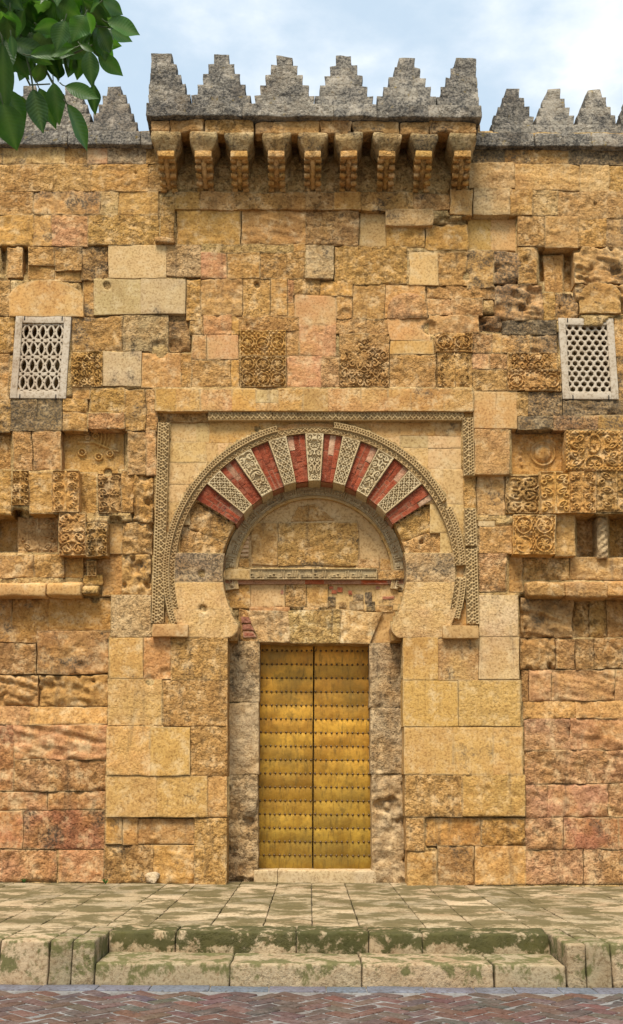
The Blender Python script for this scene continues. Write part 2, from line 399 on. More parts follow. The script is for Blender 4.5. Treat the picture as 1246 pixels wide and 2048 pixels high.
def tube(pts, rads, n=8):
    pts = np.asarray(pts, float); V = []; Fc = []
    for i, p in enumerate(pts):
        t = pts[min(i + 1, len(pts) - 1)] - pts[max(i - 1, 0)]; t /= np.linalg.norm(t) + 1e-9
        a = np.cross(t, [0, 0, 1.0]); 
        if np.linalg.norm(a) < 1e-3: a = np.array([1., 0, 0])
        a /= np.linalg.norm(a); b_ = np.cross(t, a)
        for k in range(n):
            th = 2 * math.pi * k / n; V.append(p + rads[i] * (a * math.cos(th) + b_ * math.sin(th)))
    for i in range(len(pts) - 1):
        for k in range(n):
            Fc.append((i * n + k, i * n + (k + 1) % n, (i + 1) * n + (k + 1) % n, (i + 1) * n + k))
    return np.array(V), np.array(Fc)

# ------------------------------------------------------------------ ornament reliefs (0 = ground, 1 = full height)
def rim(U, V, w, h, t):
    e = np.minimum(np.minimum(U, 1 - U) * w, np.minimum(V, 1 - V) * h)
    return sstep(t - e, -0.004, 0.004)
def arabesque(cell=0.15, border=0.02, seed=0, erode=0.0, petals=5):
    """mirrored scrollwork: spirals that end in leaves, cells alternating in direction, inside a plain border"""
    def f(U, V, w, h):
        x = np.abs(U - 0.5) * w; y = V * h
        wx = x * 9 + seed * 3.1; wy = y * 9
        x = np.clip(x + 0.030 * vnoise(wx, 0 * x, wy, 900 + seed), 0, None); y = y + 0.030 * vnoise(wx, 0 * x + 5, wy, 901 + seed)
        nx = max(1, round((w / 2 - border) / cell)); ny = max(1, round((h - 2 * border) / cell))
        cx = (w / 2 - border) / nx; cy = (h - 2 * border) / ny
        i = np.clip(np.floor(x / cx), 0, nx - 1); j = np.clip(np.floor((y - border) / cy), 0, ny - 1)
        lx = (x - (i + 0.5) * cx) / cx; ly = (y - border - (j + 0.5) * cy) / cy
        r = np.hypot(lx, ly) * 2; th = np.arctan2(ly, lx)
        sg = np.where((i + j + seed) % 2 == 0, 1, -1)
        ph = r * 1.55 - sg * th / (2 * np.pi) + 0.13 * seed
        fr = np.abs(ph - np.floor(ph) - 0.5)
        sp = sstep(0.30 - fr, -0.05, 0.09) * (r < 1.12)
        pt = sstep(np.cos(petals * th + sg * 1.3) * 0.30 + 0.42 - r, -0.06, 0.10)
        cor = sstep(np.abs(np.sin(lx * 7) * np.sin(ly * 7)), 0.25, 0.55) * (r > 1.02)
        g_ = np.maximum(np.maximum(sp, pt * 0.9), cor * 0.9)
        hgt = np.maximum(g_, rim(U, V, w, h, border))
        if erode:
            k = sstep(fbm(U * w + seed, 0 * U, V * h, 5.0, 3, 400 + seed), 0.30 - erode, 0.55 - erode)
            hgt = hgt * (1 - k) + 0.45 * k
        return hgt
    return f
def ell(x, y, cx, cy, a, b_, rot):
    c_, s_ = math.cos(rot), math.sin(rot); dx, dy = x - cx, y - cy
    return np.hypot((dx * c_ + dy * s_) / a, (-dx * s_ + dy * c_) / b_)
def worn(f, seed, erode):
    def g_(U, V, w, h):
        hgt = f(U, V, w, h); k = sstep(fbm(U * w + seed, 0 * U, V * h, 5.0, 3, 400 + seed), 0.30 - erode, 0.55 - erode)
        return hgt * (1 - k) + 0.4 * k
    return g_
def leaf_tree(seed=0, border=0.018, pairs=4):
    """a stem with paired curling leaves and drilled eyes"""
    def f(U, V, w, h):
        x = np.abs(U - 0.5) * w; y = V * h
        wob = 0.012 * vnoise(x * 14, 0 * x + seed, y * 14, 77); x = x + wob
        out = sstep(0.014 - np.abs(x), -0.004, 0.006)
        ph = (h - 2 * border) / pairs
        for k in range(pairs):
            cy = border + (k + 0.5) * ph; L = min(0.42 * w, 0.7 * ph)
            q = ell(x, y, 0.24 * w, cy - 0.12 * ph, L * 0.62, ph * 0.24, -0.7 + 0.2 * ((k + seed) % 3))
            out = np.maximum(out, sstep(1 - q, -0.1, 0.25) * (1 - 0.8 * sstep(0.22 - np.abs(q - 0.45), 0, 0.2)))
            q2 = ell(x, y, 0.36 * w, cy + 0.24 * ph, L * 0.34, ph * 0.20, 0.9)
            out = np.maximum(out, sstep(1 - q2, -0.1, 0.25)); out = out * (1 - sstep(0.4 - q2, -0.1, 0.15))
        return np.maximum(out, rim(U, V, w, h, border))
    return f
def circles(seed=0, border=0.02, cell=0.26):
    """rosettes in rings, leaves filling the corners"""
    def f(U, V, w, h):
        x = U * w; y = V * h
        nx = max(1, round((w - 2 * border) / cell)); ny = max(1, round((h - 2 * border) / cell)); cx = (w - 2 * border) / nx; cy = (h - 2 * border) / ny
        lx = ((x - border) / cx) % 1 - 0.5; ly = ((y - border) / cy) % 1 - 0.5
        x2, y2 = lx * cx, ly * cy; r0 = 0.44 * min(cx, cy); q = np.hypot(x2, y2); th = np.arctan2(y2, x2)
        ring = sstep(0.010 - np.abs(q - r0 * 0.95), -0.004, 0.005)
        pet = sstep(r0 * (0.34 + 0.40 * np.abs(np.cos(2.5 * th + seed + q * 8))) - q, -0.006, 0.010) * (1 - sstep(0.008 - np.abs(np.sin(2.5 * th + seed + q * 8)) * q, 0, 0.006) * (q > 0.2 * r0))
        cor = sstep(np.sin(x2 * 75) * np.sin(y2 * 75), 0.0, 0.4) * (q > r0 * 1.1)
        return np.maximum(np.maximum(np.maximum(ring, pet), cor), rim(U, V, w, h, border))
    return f
def oval_panel(U, V, w, h):
    """tall pointed oval over a rosette in a round arch, big leaves to both sides, beaded border"""
    x = np.abs(U - 0.5) * w; y = V * h
    q = ell(x, y, 0, 0.33 * h, 0.115 * w, 0.24 * h, 0); out = sstep(0.16 - np.abs(q - 0.9), -0.04, 0.06)
    out = np.maximum(out, sstep(0.35 - q, -0.05, 0.1))
    r = np.hypot(x, y - 0.86 * h); th = np.arctan2(y - 0.86 * h, x)
    out = np.maximum(out, sstep(0.015 - np.abs(r - 0.165 * w), -0.004, 0.006)); out = np.maximum(out, sstep(0.10 * w * (0.55 + 0.45 * np.cos(6 * th)) - r, -0.005, 0.01))
    for cx, cy, a, b_, rot in ((.26, .22, .10, .05, .8), (.32, .38, .12, .05, -.5), (.24, .52, .10, .045, .7), (.33, .62, .11, .05, -.6), (.31, .80, .12, .05, .5), (.22, .70, .06, .03, -.4)):
        q = ell(x, y, cx * w, cy * h, a * w, b_ * w * 1.3, rot); out = np.maximum(out, sstep(1 - q, -0.1, 0.2) * (1 - 0.7 * sstep(0.18 - np.abs(q - 0.4), 0, 0.15)))
    e = np.minimum(np.minimum(U, 1 - U) * w, np.minimum(V, 1 - V) * h)
    bead = sstep(0.06 - e, -0.004, 0.004) * (0.55 + 0.45 * sstep(np.sin(U * w * 110) * np.sin(V * h * 110), -0.5, 0.2))
    return np.maximum(out, bead)
def lattice_relief(cell=0.085, border=0.022, seed=0):
    """stars and interlace for the carved arch stones"""
    def f(U, V, w, h):
        x = (U - 0.5) * w; y = V * h
        ny = max(2, round((h - 2 * border) / cell / 2) * 2); cy = (h - 2 * border) / ny
        nx = 2 if w > 0.2 else 1; cx = (w - 2 * border) / nx
        if seed % 2 == 0:
            k = np.pi / cx
            ly = (y - border) / cy
            lx = x / cx
            s1 = np.abs(np.sin(np.pi * (lx + ly / 1.0) / 1.0)); s2 = np.abs(np.sin(np.pi * (lx - ly / 1.0)))
            s3 = np.abs(np.sin(np.pi * (lx + 0.5))); 
            cxr = lx - np.round(lx); cyr = ly - np.round(ly); r = np.hypot(cxr, cyr)
            ring = sstep(0.07 - np.abs(r - 0.36), -0.03, 0.03)
            th = np.arctan2(cyr, cxr)
            star = sstep(0.10 + 0.12 * np.abs(np.cos(3 * th)) - r, -0.03, 0.05)
            line = sstep(0.34 - np.minimum(s1, s2), -0.06, 0.10)
            g_ = np.maximum(np.maximum(ring, star), line)
        else:
            g_ = arabesque(cell * 1.05, border, seed, 0, 5)(U, V, w, h)
        return np.maximum(g_, rim(U, V, w, h, border))
    return f
def band_relief(L, rows):
    """carved moulding: drilled dots along one edge, a bead, a scrolling leaf along the other; U runs along, V across"""
    def f(U, V, w, h):
        s = U * w
        V = V if rows > 0 else 1 - V
        bead = sstep(0.03 - np.abs(V - 0.50), -0.01, 0.02) + sstep(0.04 - V, -0.01, 0.02) + sstep(V - 0.965, -0.01, 0.02)
        p = 0.046
        a = (s / p) % 1.0 - 0.5
        r1 = np.hypot(a * p, (V - 0.16) * h); r2 = np.hypot((((s / p) + 0.5) % 1.0 - 0.5) * p, (V - 0.36) * h)
        dots = 1 - sstep(0.0135 - np.minimum(r1, r2), -0.003, 0.005)
        p2 = 0.085; t = s / p2 * 2 * np.pi
        stem = sstep(0.10 - np.abs((V - 0.74) - 0.13 * np.sin(t)), -0.03, 0.05)
        lf = sstep(0.085 - np.hypot((((s / p2) * 2 + 0.25) % 1 - 0.5) * p2 * 0.5 / h * 1.2, (V - 0.74) + 0.11 * np.sin(t)), -0.03, 0.05)
        return np.clip(np.where(V < 0.5, dots, np.maximum(stem, lf)) + bead, 0, 1)
    return f
def strip_relief(kind):
    def f(U, V, w, h):
        sx = U * w; edge_ = sstep(0.008 - np.minimum(V, 1 - V) * h, -0.003, 0.003)
        if kind == 'dots':
            p = 0.040
            r1 = np.hypot(((sx / p) % 1.0 - 0.5) * p, (V - 0.32) * h); r2 = np.hypot((((sx / p) + 0.5) % 1.0 - 0.5) * p, (V - 0.70) * h)
            g_ = 1 - sstep(0.0125 - np.minimum(r1, r2), -0.003, 0.005)
        else:
            p = 0.095; t = sx / p * 2 * np.pi
            g_ = np.maximum(sstep(0.13 - np.abs((V - 0.5) - 0.24 * np.sin(t)), -0.04, 0.07), sstep(0.15 - np.hypot((((sx / p) * 2 + 0.25) % 1 - 0.5) * p * 0.5 / h, (V - 0.5) + 0.22 * np.sin(t)), -0.04, 0.06))
        return np.maximum(g_, edge_)
    return f
# angular Kufic letters as strokes on a grid 7 high; each entry is the advance and boxes (x0, y0, x1, y1) from the right edge of the letter
GL = {'A': (2, [(0, 0, 1, 7)]), 'L': (2, [(0, 0, 1, 7), (0, 0, 2, 1)]), 'b': (2, [(0, 0, 1, 3), (0, 0, 2, 1)]),
      's': (6, [(0, 0, 1, 3), (2, 0, 3, 3), (4, 0, 5, 3), (0, 0, 6, 1)]), 'm': (4, [(0, 0, 1, 3), (2, 0, 3, 3), (0, 2, 3, 3), (0, 0, 4, 1)]),
      'M': (4, [(0, 0, 1, 3), (2, -1, 3, 3), (0, 2, 3, 3), (0, 0, 3, 1)]), 'h': (5, [(0, 0, 1, 4), (3, 0, 4, 4), (0, 3, 4, 4), (0, 0, 4, 1), (1.6, 0, 2.3, 4)]),
      'H': (5, [(1, 3, 4, 4), (1, 0, 2, 4), (0, 0, 5, 1)]), 'r': (3, [(0, -1, 1, 3), (0, -1, 2.4, 0)]), 'n': (4, [(0, 0, 1, 3), (0, -1, 3, 0), (2.4, -1, 3.2, 2)]),
      'y': (5, [(0, 0, 1, 3), (0, 0, 5, 1)]), 'k': (5, [(0, 0, 4.6, 1), (0.5, 2, 4, 3), (0, 0, 1, 3), (3, 2, 4, 6)]), 'w': (4, [(0, 0, 1, 3), (2, -1, 3, 3), (0, 2, 3, 3), (0, 0, 3, 1)]),
      'd': (4, [(0, 0, 3, 1), (0.4, 2, 3, 3), (0, 0, 1, 3)]), ' ': (1, [])}
KTEXT = 'bsM ALLh ALrHmn ALrHyM ALmLk LLh wHdh ALHmd LLh ALbAkyh LLh '
def kufic(rev=False):
    def f(U, V, w, h):
        unit = h / 11.0
        s = (1 - U) * w; y = (1 - V) * h / unit - 2.2
        out = np.zeros_like(U); x = 1.0; tot = w / unit; i = 0
        sx = s / unit
        while x < tot - 4:
            adv, bx = GL[KTEXT[i % len(KTEXT)]]; i += 1
            for (x0, y0, x1, y1) in bx:
                q = np.minimum(np.minimum(sx - x - x0, x + x1 - sx), np.minimum(y - y0, y1 - y))
                out = np.maximum(out, sstep(q, -0.25, 0.2))
            x += adv + 0.35
        return np.maximum(out, rim(U, V, w, h, unit * 0.9))
    return f
exec_order = None

# ================================================================== THE WALL
C = {'o': (0.53, 0.325, 0.105), 'y': (0.56, 0.375, 0.135), 'p': (0.58, 0.44, 0.215), 'g': (0.49, 0.405, 0.23), 'k': (0.57, 0.32, 0.165),
     'r': (0.46, 0.185, 0.095), 'b': (0.43, 0.28, 0.115), 'd': (0.30, 0.235, 0.13), 'w': (0.58, 0.48, 0.28), 'h': (0.51, 0.305, 0.14)}
PAT = {'o': 0.36, 'y': 0.28, 'p': 0.3, 'g': 0.42, 'k': 0.3, 'r': 0.45, 'b': 0.52, 'd': 0.95, 'w': 0.3, 'h': 0.25}
def tint(c, j=0.06):
    t = random.uniform(1 - j, 1 + j)
    b_ = C[c]; k_ = {'d': 0.1, 'r': 0.15, 'w': 0.12, 'k': 0.3, 'g': 0.05, 'p': 0.15}.get(c, 0.42); b_ = tuple(v * (1 - k_) + q * k_ for v, q in zip(b_, (0.53, 0.345, 0.125))); b_ = (b_[0] * 0.83, b_[1] * 0.71, b_[2] * 0.635)
    return (min(0.7, b_[0] * t * random.uniform(0.96, 1.04)), b_[1] * t, b_[2] * t * random.uniform(0.85, 1.15), max(0, PAT[c] + random.uniform(-0.1, 0.15)))

wall = tag(empty('stone_wall', (0, 0, 0)), 'tall weathered ochre sandstone wall with stepped battlements, filling the picture behind the portal', 'wall')
portal = tag(empty('horseshoe_portal', (0, 0, 0)), 'horseshoe arch portal of red and carved stone wedges within a carved square frame', 'portal')

# columns: x0 y0 x1 y1 colour roughness depth(cm), in photo pixels read off the wall
WALLS = """
0 292 6 328 o 1 1;6 292 130 328 p 2 1;130 292 175 328 o 1 3;175 292 215 328 k 0 0;215 292 292 328 g 2 2;292 292 322 328 o 1 1
0 328 107 383 y 1 0;107 328 183 383 y 1 0;183 328 297 383 o 1 0;297 328 322 383 o 1 1
0 383 67 430 o 1 1;67 383 200 430 b 2 1;200 383 236 430 p 1 0;236 383 318 430 o 1 1
0 430 67 492 o 2 1;67 430 104 492 o 1 1;104 430 176 492 k 1 0;176 430 318 490 y 1 -1
14 494 46 556 o 2 2;57 494 108 530 o 1 2;108 494 163 540 b 1 2;163 494 216 560 b 2 4;217 490 332 556 p 0 -1;332 490 402 552 p 1 0
57 530 108 560 o 1 6;108 540 163 562 o 1 6;0 560 20 632 o 1 2;165 560 187 632 b 1 8;187 558 282 628 g 0 -1;282 557 370 628 g 0 -1
372 556 402 640 o 2 1;0 633 28 706 o 2 3;0 708 18 800 o 1 3
144 632 244 703 b 2 2;245 630 337 702 g 1 0;338 630 380 704 b 2 5;381 632 406 668 o 1 2
205 703 283 772 g 0 -1;284 706 362 775 h 1 1;362 706 384 775 o 1 3;384 668 413 718 h 1 1;414 670 477 718 k 0 1
384 718 460 774 o 1 1;461 718 478 774 o 1 2
144 775 180 797 o 1 2;180 776 250 824 o 1 1;250 778 291 861 b 2 2
20 798 74 861 d 1 0;74 798 124 861 d 1 0;0 798 20 864 b 1 2;126 797 175 825 o 2 1;126 825 175 862 b 2 -3;176 824 249 856 k 1 -5
292 778 314 862 h 1 -1;292 862 312 950 h 1 0
0 868 25 938 o 1 9;26 862 64 940 h 1 0;66 862 122 940 h 1 0;255 862 292 950 b 2 1
0 940 22 1030 o 1 1;57 944 104 1026 o 1 -7;158 945 196 1026 o 1 7;242 940 266 1024 o 2 3;266 948 306 1046 o 2 2
212 1046 243 1108 o 0 9;243 1046 304 1110 b 2 2;244 1110 302 1192 b 2 3
0 1108 66 1155 h 2 4;66 1108 127 1155 b 2 4;127 1110 165 1155 o 1 8;166 1150 204 1170 o 1 6;204 1106 244 1192 o 1 10
0 1196 24 1285 o 1 12;24 1196 96 1285 o 2 12;96 1196 221 1259 o 1 13;0 1287 72 1348 b 2 13;74 1260 220 1347 b 2 13
0 1350 76 1413 h 3 13;78 1350 217 1412 b 3 13
0 1449 26 1583 r 2 6;26 1449 214 1520 k 2 6;26 1520 212 1583 h 2 6
0 1584 94 1620 h 2 7;95 1584 210 1620 h 2 7
0 1621 45 1698 r 1 6;46 1621 209 1698 r 1 6;0 1700 114 1765 k 2 5;116 1700 207 1764 k 1 5
348 383 400 418 o 1 -4;400 383 467 418 o 1 -5;467 383 612 418 o 1 -5;612 383 667 418 o 1 -5;667 383 722 418 o 1 -5;722 383 826 420 o 1 -6;826 388 900 420 o 1 -4;900 380 946 430 o 2 -6
352 419 481 490 o 2 0;483 419 612 489 o 2 0;612 419 716 490 b 2 0;718 426 771 492 p 0 6;772 417 866 450 p 1 -7;772 450 850 494 o 2 2;852 450 936 500 o 2 2
402 488 586 505 p 1 -1;586 488 609 505 o 1 0;402 505 454 555 k 1 0;455 505 519 556 o 1 0;519 505 608 558 o 1 0;610 490 667 556 g 1 -5;669 492 815 568 y 2 0
402 556 484 632 b 2 1;485 556 541 634 y 1 3;542 556 575 632 o 1 1;576 556 588 606 k 1 1;588 556 640 590 o 2 0;640 560 706 592 o 2 -1;576 606 590 634 o 1 2;590 590 672 650 k 0 1;672 592 705 636 o 1 0;706 569 769 638 b 1 2
407 630 464 670 k 1 0;464 632 478 670 o 1 2;478 634 598 662 h 1 0;598 650 672 712 k 1 0;672 638 776 668 h 1 2
572 662 598 712 b 1 3;572 712 642 774 k 1 1;642 712 678 774 h 1 1;776 636 862 680 k 0 1;780 680 868 708 o 0 1;780 709 870 775 o 1 1
770 570 850 636 o 1 2;818 504 876 570 p 0 2;876 504 934 570 o 1 2;934 500 988 576 o 1 3;988 504 1050 568 b 2 2
852 572 990 598 h 2 3;852 598 902 630 h 1 1;902 598 966 630 h 1 0;990 568 1086 640 b 2 0;1086 586 1111 640 o 1 3;1111 586 1156 640 o 2 2;1152 568 1246 629 b 2 0
856 630 958 666 h 2 0;958 632 1004 666 b 2 3;1004 640 1112 668 d 2 1;946 667 984 706 h 1 1;984 667 1002 706 o 1 2;1002 668 1062 706 o 1 1;1062 668 1114 706 b 2 1
1229 636 1246 714 o 1 0;1234 714 1246 800 b 1 0;946 706 980 738 k 1 1;980 706 1014 738 h 1 1;946 738 1014 780 o 1 1
320 292 340 292 o 1 1
944 298 1010 325 d 1 1;1010 298 1138 328 b 1 1;1138 300 1246 330 d 1 1
938 325 1029 376 p 1 0;1030 327 1160 380 y 1 0;1160 330 1218 382 p 1 0;1218 332 1246 384 o 1 0
948 378 1020 428 g 1 -5;1020 378 1066 430 o 1 -3;1066 380 1115 431 p 1 0;1115 382 1246 437 o 1 0
936 438 982 502 y 0 10;982 438 1034 502 y 0 10;1036 432 1090 492 o 1 0;1090 432 1158 494 o 1 0;1158 437 1212 492 o 1 0;1212 437 1246 492 b 1 1
1036 494 1074 568 o 1 1;1150 492 1246 566 b 2 0
948 782 992 856 h 0 0;992 782 1034 856 h 0 0;1034 784 1056 832 o 1 1;1056 784 1124 833 b 2 1;1126 800 1246 830 d 2 1
1036 832 1107 858 d 2 -5;1107 830 1196 861 h 1 -2;1196 830 1246 862 o 1 0
950 858 1019 948 h 1 -5;954 950 1010 1030 y 1 6;956 1042 990 1052 w 0 1;958 1052 1024 1106 h 1 0;958 1106 1014 1184 h 1 1
1110 1028 1150 1112 o 2 2;1014 1110 1046 1184 o 1 7;1046 1114 1140 1160 o 2 9;1140 1114 1246 1160 b 2 9
1040 1196 1146 1275 b 3 11;1146 1196 1180 1275 o 2 16;1180 1196 1214 1275 o 2 14;1214 1196 1246 1275 o 1 16
1040 1276 1111 1340 b 3 12;1112 1278 1150 1338 h 2 12;1152 1277 1187 1340 b 1 11;1188 1276 1246 1338 h 2 12
1042 1341 1057 1402 h 1 13;1058 1340 1103 1402 h 2 12;1104 1340 1229 1402 h 2 12;1230 1340 1246 1402 h 1 12
1048 1437 1140 1500 h 2 6;1140 1437 1246 1500 h 2 6;1048 1500 1246 1567 h 2 6
1050 1568 1094 1634 h 2 6;1094 1568 1216 1634 k 2 6;1216 1568 1246 1634 h 2 6
1050 1635 1126 1699 h 2 5;1127 1635 1237 1699 r 1 5;1237 1635 1246 1699 r 1 5
1050 1700 1166 1768 h 1 5;1168 1700 1246 1768 h 1 5
"""
PORTALS = """
310 777 352 822 o 0 -6;352 777 400 822 o 0 -6;400 777 464 822 h 0 -6;464 777 512 822 o 0 -6;512 780 556 806 w 0 -6;512 806 556 822 o 0 -6;556 777 606 822 o 0 -6;606 777 656 822 b 0 -6;656 777 722 822 h 0 -6;722 777 776 822 h 0 -6;776 777 822 822 h 0 -6;822 777 888 822 o 0 -6;888 777 947 822 h 0 -6
222 1190 302 1274 w 1 0;219 1275 286 1357 y 0 0;287 1275 342 1358 k 1 1;342 1275 455 1360 o 1 0
216 1358 324 1451 y 0 0;325 1360 455 1452 o 1 0;213 1453 300 1551 y 0 -3;300 1454 380 1551 y 0 -3;381 1453 455 1552 o 2 0
211 1552 313 1634 y 0 -1;313 1552 415 1634 y 0 -1;415 1552 454 1634 y 1 0
210 1635 244 1688 o 1 3;245 1636 275 1690 o 1 4;276 1638 389 1688 b 2 7;208 1690 306 1768 b 2 6;306 1690 388 1768 o 2 6;389 1636 453 1774 y 1 0
958 1190 1036 1273 w 0 0;958 1274 1038 1358 w 0 0;806 1274 876 1360 y 0 0;876 1276 957 1360 b 0 1
806 1361 916 1453 y 0 0;917 1360 1041 1452 y 0 0;808 1454 906 1549 y 0 0;906 1454 986 1549 y 0 0;986 1454 1045 1549 y 0 0
810 1549 925 1634 y 1 0;925 1549 1050 1632 y 1 0
812 1635 849 1702 y 1 0;850 1636 962 1692 o 2 6;962 1636 1050 1692 o 2 4;814 1703 874 1775 y 1 1;874 1692 948 1772 b 2 7;950 1692 1052 1770 o 1 4
"""
# stones behind the arch, in the panel inside the square frame: smooth, depth 8 cm
SPANDREL = """
330 838 345 1248 o 0 9
338 842 392 884 y 0 8;392 842 418 884 y 0 8;418 842 520 886 o 0 8;520 842 640 870 b 1 8;640 842 740 870 b 1 8;740 842 800 876 o 0 8;800 842 870 872 o 0 8;870 842 928 872 b 0 8
338 884 412 925 p 0 8;412 884 436 925 y 0 8;436 886 560 925 y 0 8;338 925 396 968 y 0 8;396 925 470 968 y 0 8;336 968 420 1004 p 0 8;336 1004 380 1050 y 0 8;330 1050 360 1110 y 0 8
740 872 800 896 y 0 8;800 872 856 896 g 0 8;856 872 928 896 y 0 8;726 896 856 938 p 0 8;856 896 930 938 p 0 8;820 938 886 1008 p 0 8;886 938 930 1008 p 0 8;860 1008 936 1066 p 0 8;880 1066 940 1130 y 0 8;890 1130 944 1252 o 0 9;330 1110 350 1150 o 0 9
"""
def zone(c, x, y):
    """where the wall has more of the dark lichen: under the parapet, beside and below the right window, under the left window"""
    r_, g_, b_, a = c
    if y < 330: a += 0.35
    if x > 940 and 480 < y < 660: a += 0.30
    if x > 1030 and 640 < y < 870: a += 0.25
    if x < 180 and 780 < y < 880: a += 0.2
    if 300 < x < 480 and 1030 < y < 1220: a += 0.3
    if y > 1195 and (x > 1045 or x < 212) and y < 1640: r_, g_, b_ = r_ * 0.86, g_ * 0.84, b_ * 0.84
    if y > 1440 and (x > 1045 or x < 212): r_, g_, b_ = r_ * 0.7 + 0.46 * 0.3, g_ * 0.7 + 0.225 * 0.3, b_ * 0.7 + 0.13 * 0.3
    if y < 420 or x > 960: g_ *= 1.03; b_ *= 1.12
    return (r_, g_, b_, a + random.choice((0, 0, 0.15, 0.3)))
def parse(txt):
    for row in txt.strip().split('\n'):
        for it in row.split(';'):
            p = it.split()
            yield [float(v) for v in p[:4]] + [p[4], int(p[5]), float(p[6]) / 100]
BED = {(176, 430): 'bedded', (74, 1260): 'tooled'}
for x0, y0, x1, y1, c, r_, d in parse(WALLS):
    if y1 <= y0: continue
    if x0 == 0: x0 = -26
    if x1 == 1246: x1 = 1272
    if 850 < y0 < 1200 and d > 0.03: d *= 1.5
    elif abs(d) <= 0.031: d *= 0.5
    if (x0 > 940 and 490 < y0 < 640 and r_ == 2) or (240 < x0 < 300 and 940 < y0 < 1200): r_ = 3
    stone(rect(x0, y0, x1, y1), d + random.uniform(-0.002, 0.002), r_, zone(tint(c), (x0 + x1) / 2, (y0 + y1) / 2), wall, mat='smooth' if r_ == 0 else 'stone', style=BED.get((int(x0), int(y0)), random.choice((None, None, None, 'bedded', 'bedded', 'tooled')) if r_ else None))
# the coursed wall goes on to both sides of the view
for sx in (-1, 1):
    y = 292
    while y < 1755:
        y2 = min(1766, y + random.randint(50, 76))
        if 1766 - y2 < 30: y2 = 1766
        x = 26
        while x < 420:
            x2 = x + random.randint(60, 140)
            a, b_ = (-x2, -x) if sx < 0 else (1246 + x, 1246 + x2)
            stone(rect(a, y, b_, y2), 0.06 if y > 1440 else (0.12 if y > 1190 else 0.01), random.choice((1, 1, 2)), tint(random.choice('ooyhbk')), wall, res=0.05)
            x = x2
        y = y2
for x0, y0, x1, y1, c, r_, d in parse(PORTALS):
    stone(rect(x0, y0, x1, y1), d + random.uniform(-0.003, 0.003), r_, zone(tint(c, 0.06), (x0 + x1) / 2, (y0 + y1) / 2), portal, mat='ashlar' if r_ == 0 else 'stone', back=0.66, warpa=0.005, tilt=0.003)
for x0, y0, x1, y1, c, r_, d in parse(SPANDREL):
    stone(rect(x0, y0, x1, y1), d + random.uniform(-0.003, 0.003), r_, tint('p' if c in 'py' and random.random() < .75 else c, 0.05), portal, mat='smooth', back=0.3, warpa=0.004, tilt=0.002, joint=0.010)

# carved blocks let into the wall: rectangle, depth cm, cell size, seed, erosion, tint
CARVED = [(480, 661, 572, 712, -1, .155, 1, .05, 'g'), (480, 713, 572, 774, -1, .17, 2, .0, 'g'), (679, 668, 778, 774, 0, .14, 3, .16, 'b'),
          (871, 666, 945, 704, 0, .15, 4, .06, 'h'), (873, 704, 945, 776, 1, .14, 5, .14, 'h'), 
          (1014, 706, 1022, 740, 1, .05, 7, .1, 'h'), (1022, 706, 1114, 741, 1, .13, 8, .22, 'o'), (1015, 741, 1050, 781, 0, .13, 9, .05, 'h'), (1050, 741, 1122, 783, 0, .15, 10, .06, 'h'),
          (143, 704, 205, 775, 1, .13, 11, .15, 'o'), (1132, 861, 1244, 942, -8, .19, 12, .02, 'h'), (1012, 952, 1078, 1027, 5, .17, 13, .12, 'b'),
          (1081, 945, 1140, 1026, -8, .13, 14, .04, 'h'), (1140, 943, 1192, 1026, -10, .16, 15, .02, 'h'), (1192, 942, 1272, 1024, -9, .17, 16, .02, 'h'),
          (1026, 1030, 1110, 1108, -9, .15, 17, .03, 'h'), (25, 942, 57, 1010, -7, .12, 18, .04, 'o'), (104, 942, 158, 1024, -7, .15, 19, .04, 'o'), (196, 948, 242, 1026, 4, .15, 20, .1, 'b'),
          (118, 1026, 172, 1110, -6, .15, 21, .1, 'h'), (36, 1034, 116, 1110, 20, .16, 22, .12, 'b'), (1240, 861, 1300, 942, -1, .17, 23, .05, 'h'), (172, 1044, 214, 1112, -8, .14, 24, .14, 'o')]
for x0, y0, x1, y1, d, cell, sd_, er_, c in CARVED:
    o = stone(rect(x0, y0, x1, y1), d / 100, 1, tint('o' if c in 'hg' else c, 0.05), wall, name='carved_panel', mat='stone', relief=(oval_panel if sd_ == 12 else worn(circles(sd_, 0.010), sd_, er_ + .10) if sd_ in (1, 2, 4, 17, 10, 9) else worn(leaf_tree(sd_, 0.005, 3 + sd_ % 2), sd_, er_ + .10) if sd_ in (14, 15, 16, 18, 19, 20, 22, 5, 24) else arabesque(cell, 0.007, sd_, er_ + 0.10, 3 + sd_ % 4)), rel_amp=0.033, res=0.0085, warpa=0.008, edge=0.012)
# recessed carved panels inside the two blind window heads
def vine(U, V, w, h):
    x = U * w; y = V * h
    st = sstep(0.018 - np.abs(y - (0.30 * h + 0.20 * h * sstep(U, 0.45, 0.95)) ) , -0.004, 0.006) * (U > 0.25) * (U < 0.92)
    out = st
    for cx, cy, r in ((.33, .52, .055), (.60, .62, .05), (.78, .55, .045), (.55, .16, .04), (.42, .20, .03)):
        q = np.hypot(x - cx * w, y - cy * h); out = np.maximum(out, sstep(0.014 - np.abs(q - r), -0.004, 0.006)); out = np.maximum(out, sstep(r * 0.35 - q, -0.004, 0.006))
    for k, ux in enumerate((.62, .68, .74)):
        out = np.maximum(out, sstep(0.013 - np.abs(x - ux * w - 0.02 * np.sin(9 * V)), -0.003, 0.005) * (V < 0.42) * (V > .08))
    return out
stone(rect(124, 858, 248, 950), 0.20, 0, tint('y'), wall, name='carved_panel', relief=vine, rel_amp=0.04, res=0.008, warpa=0.003)
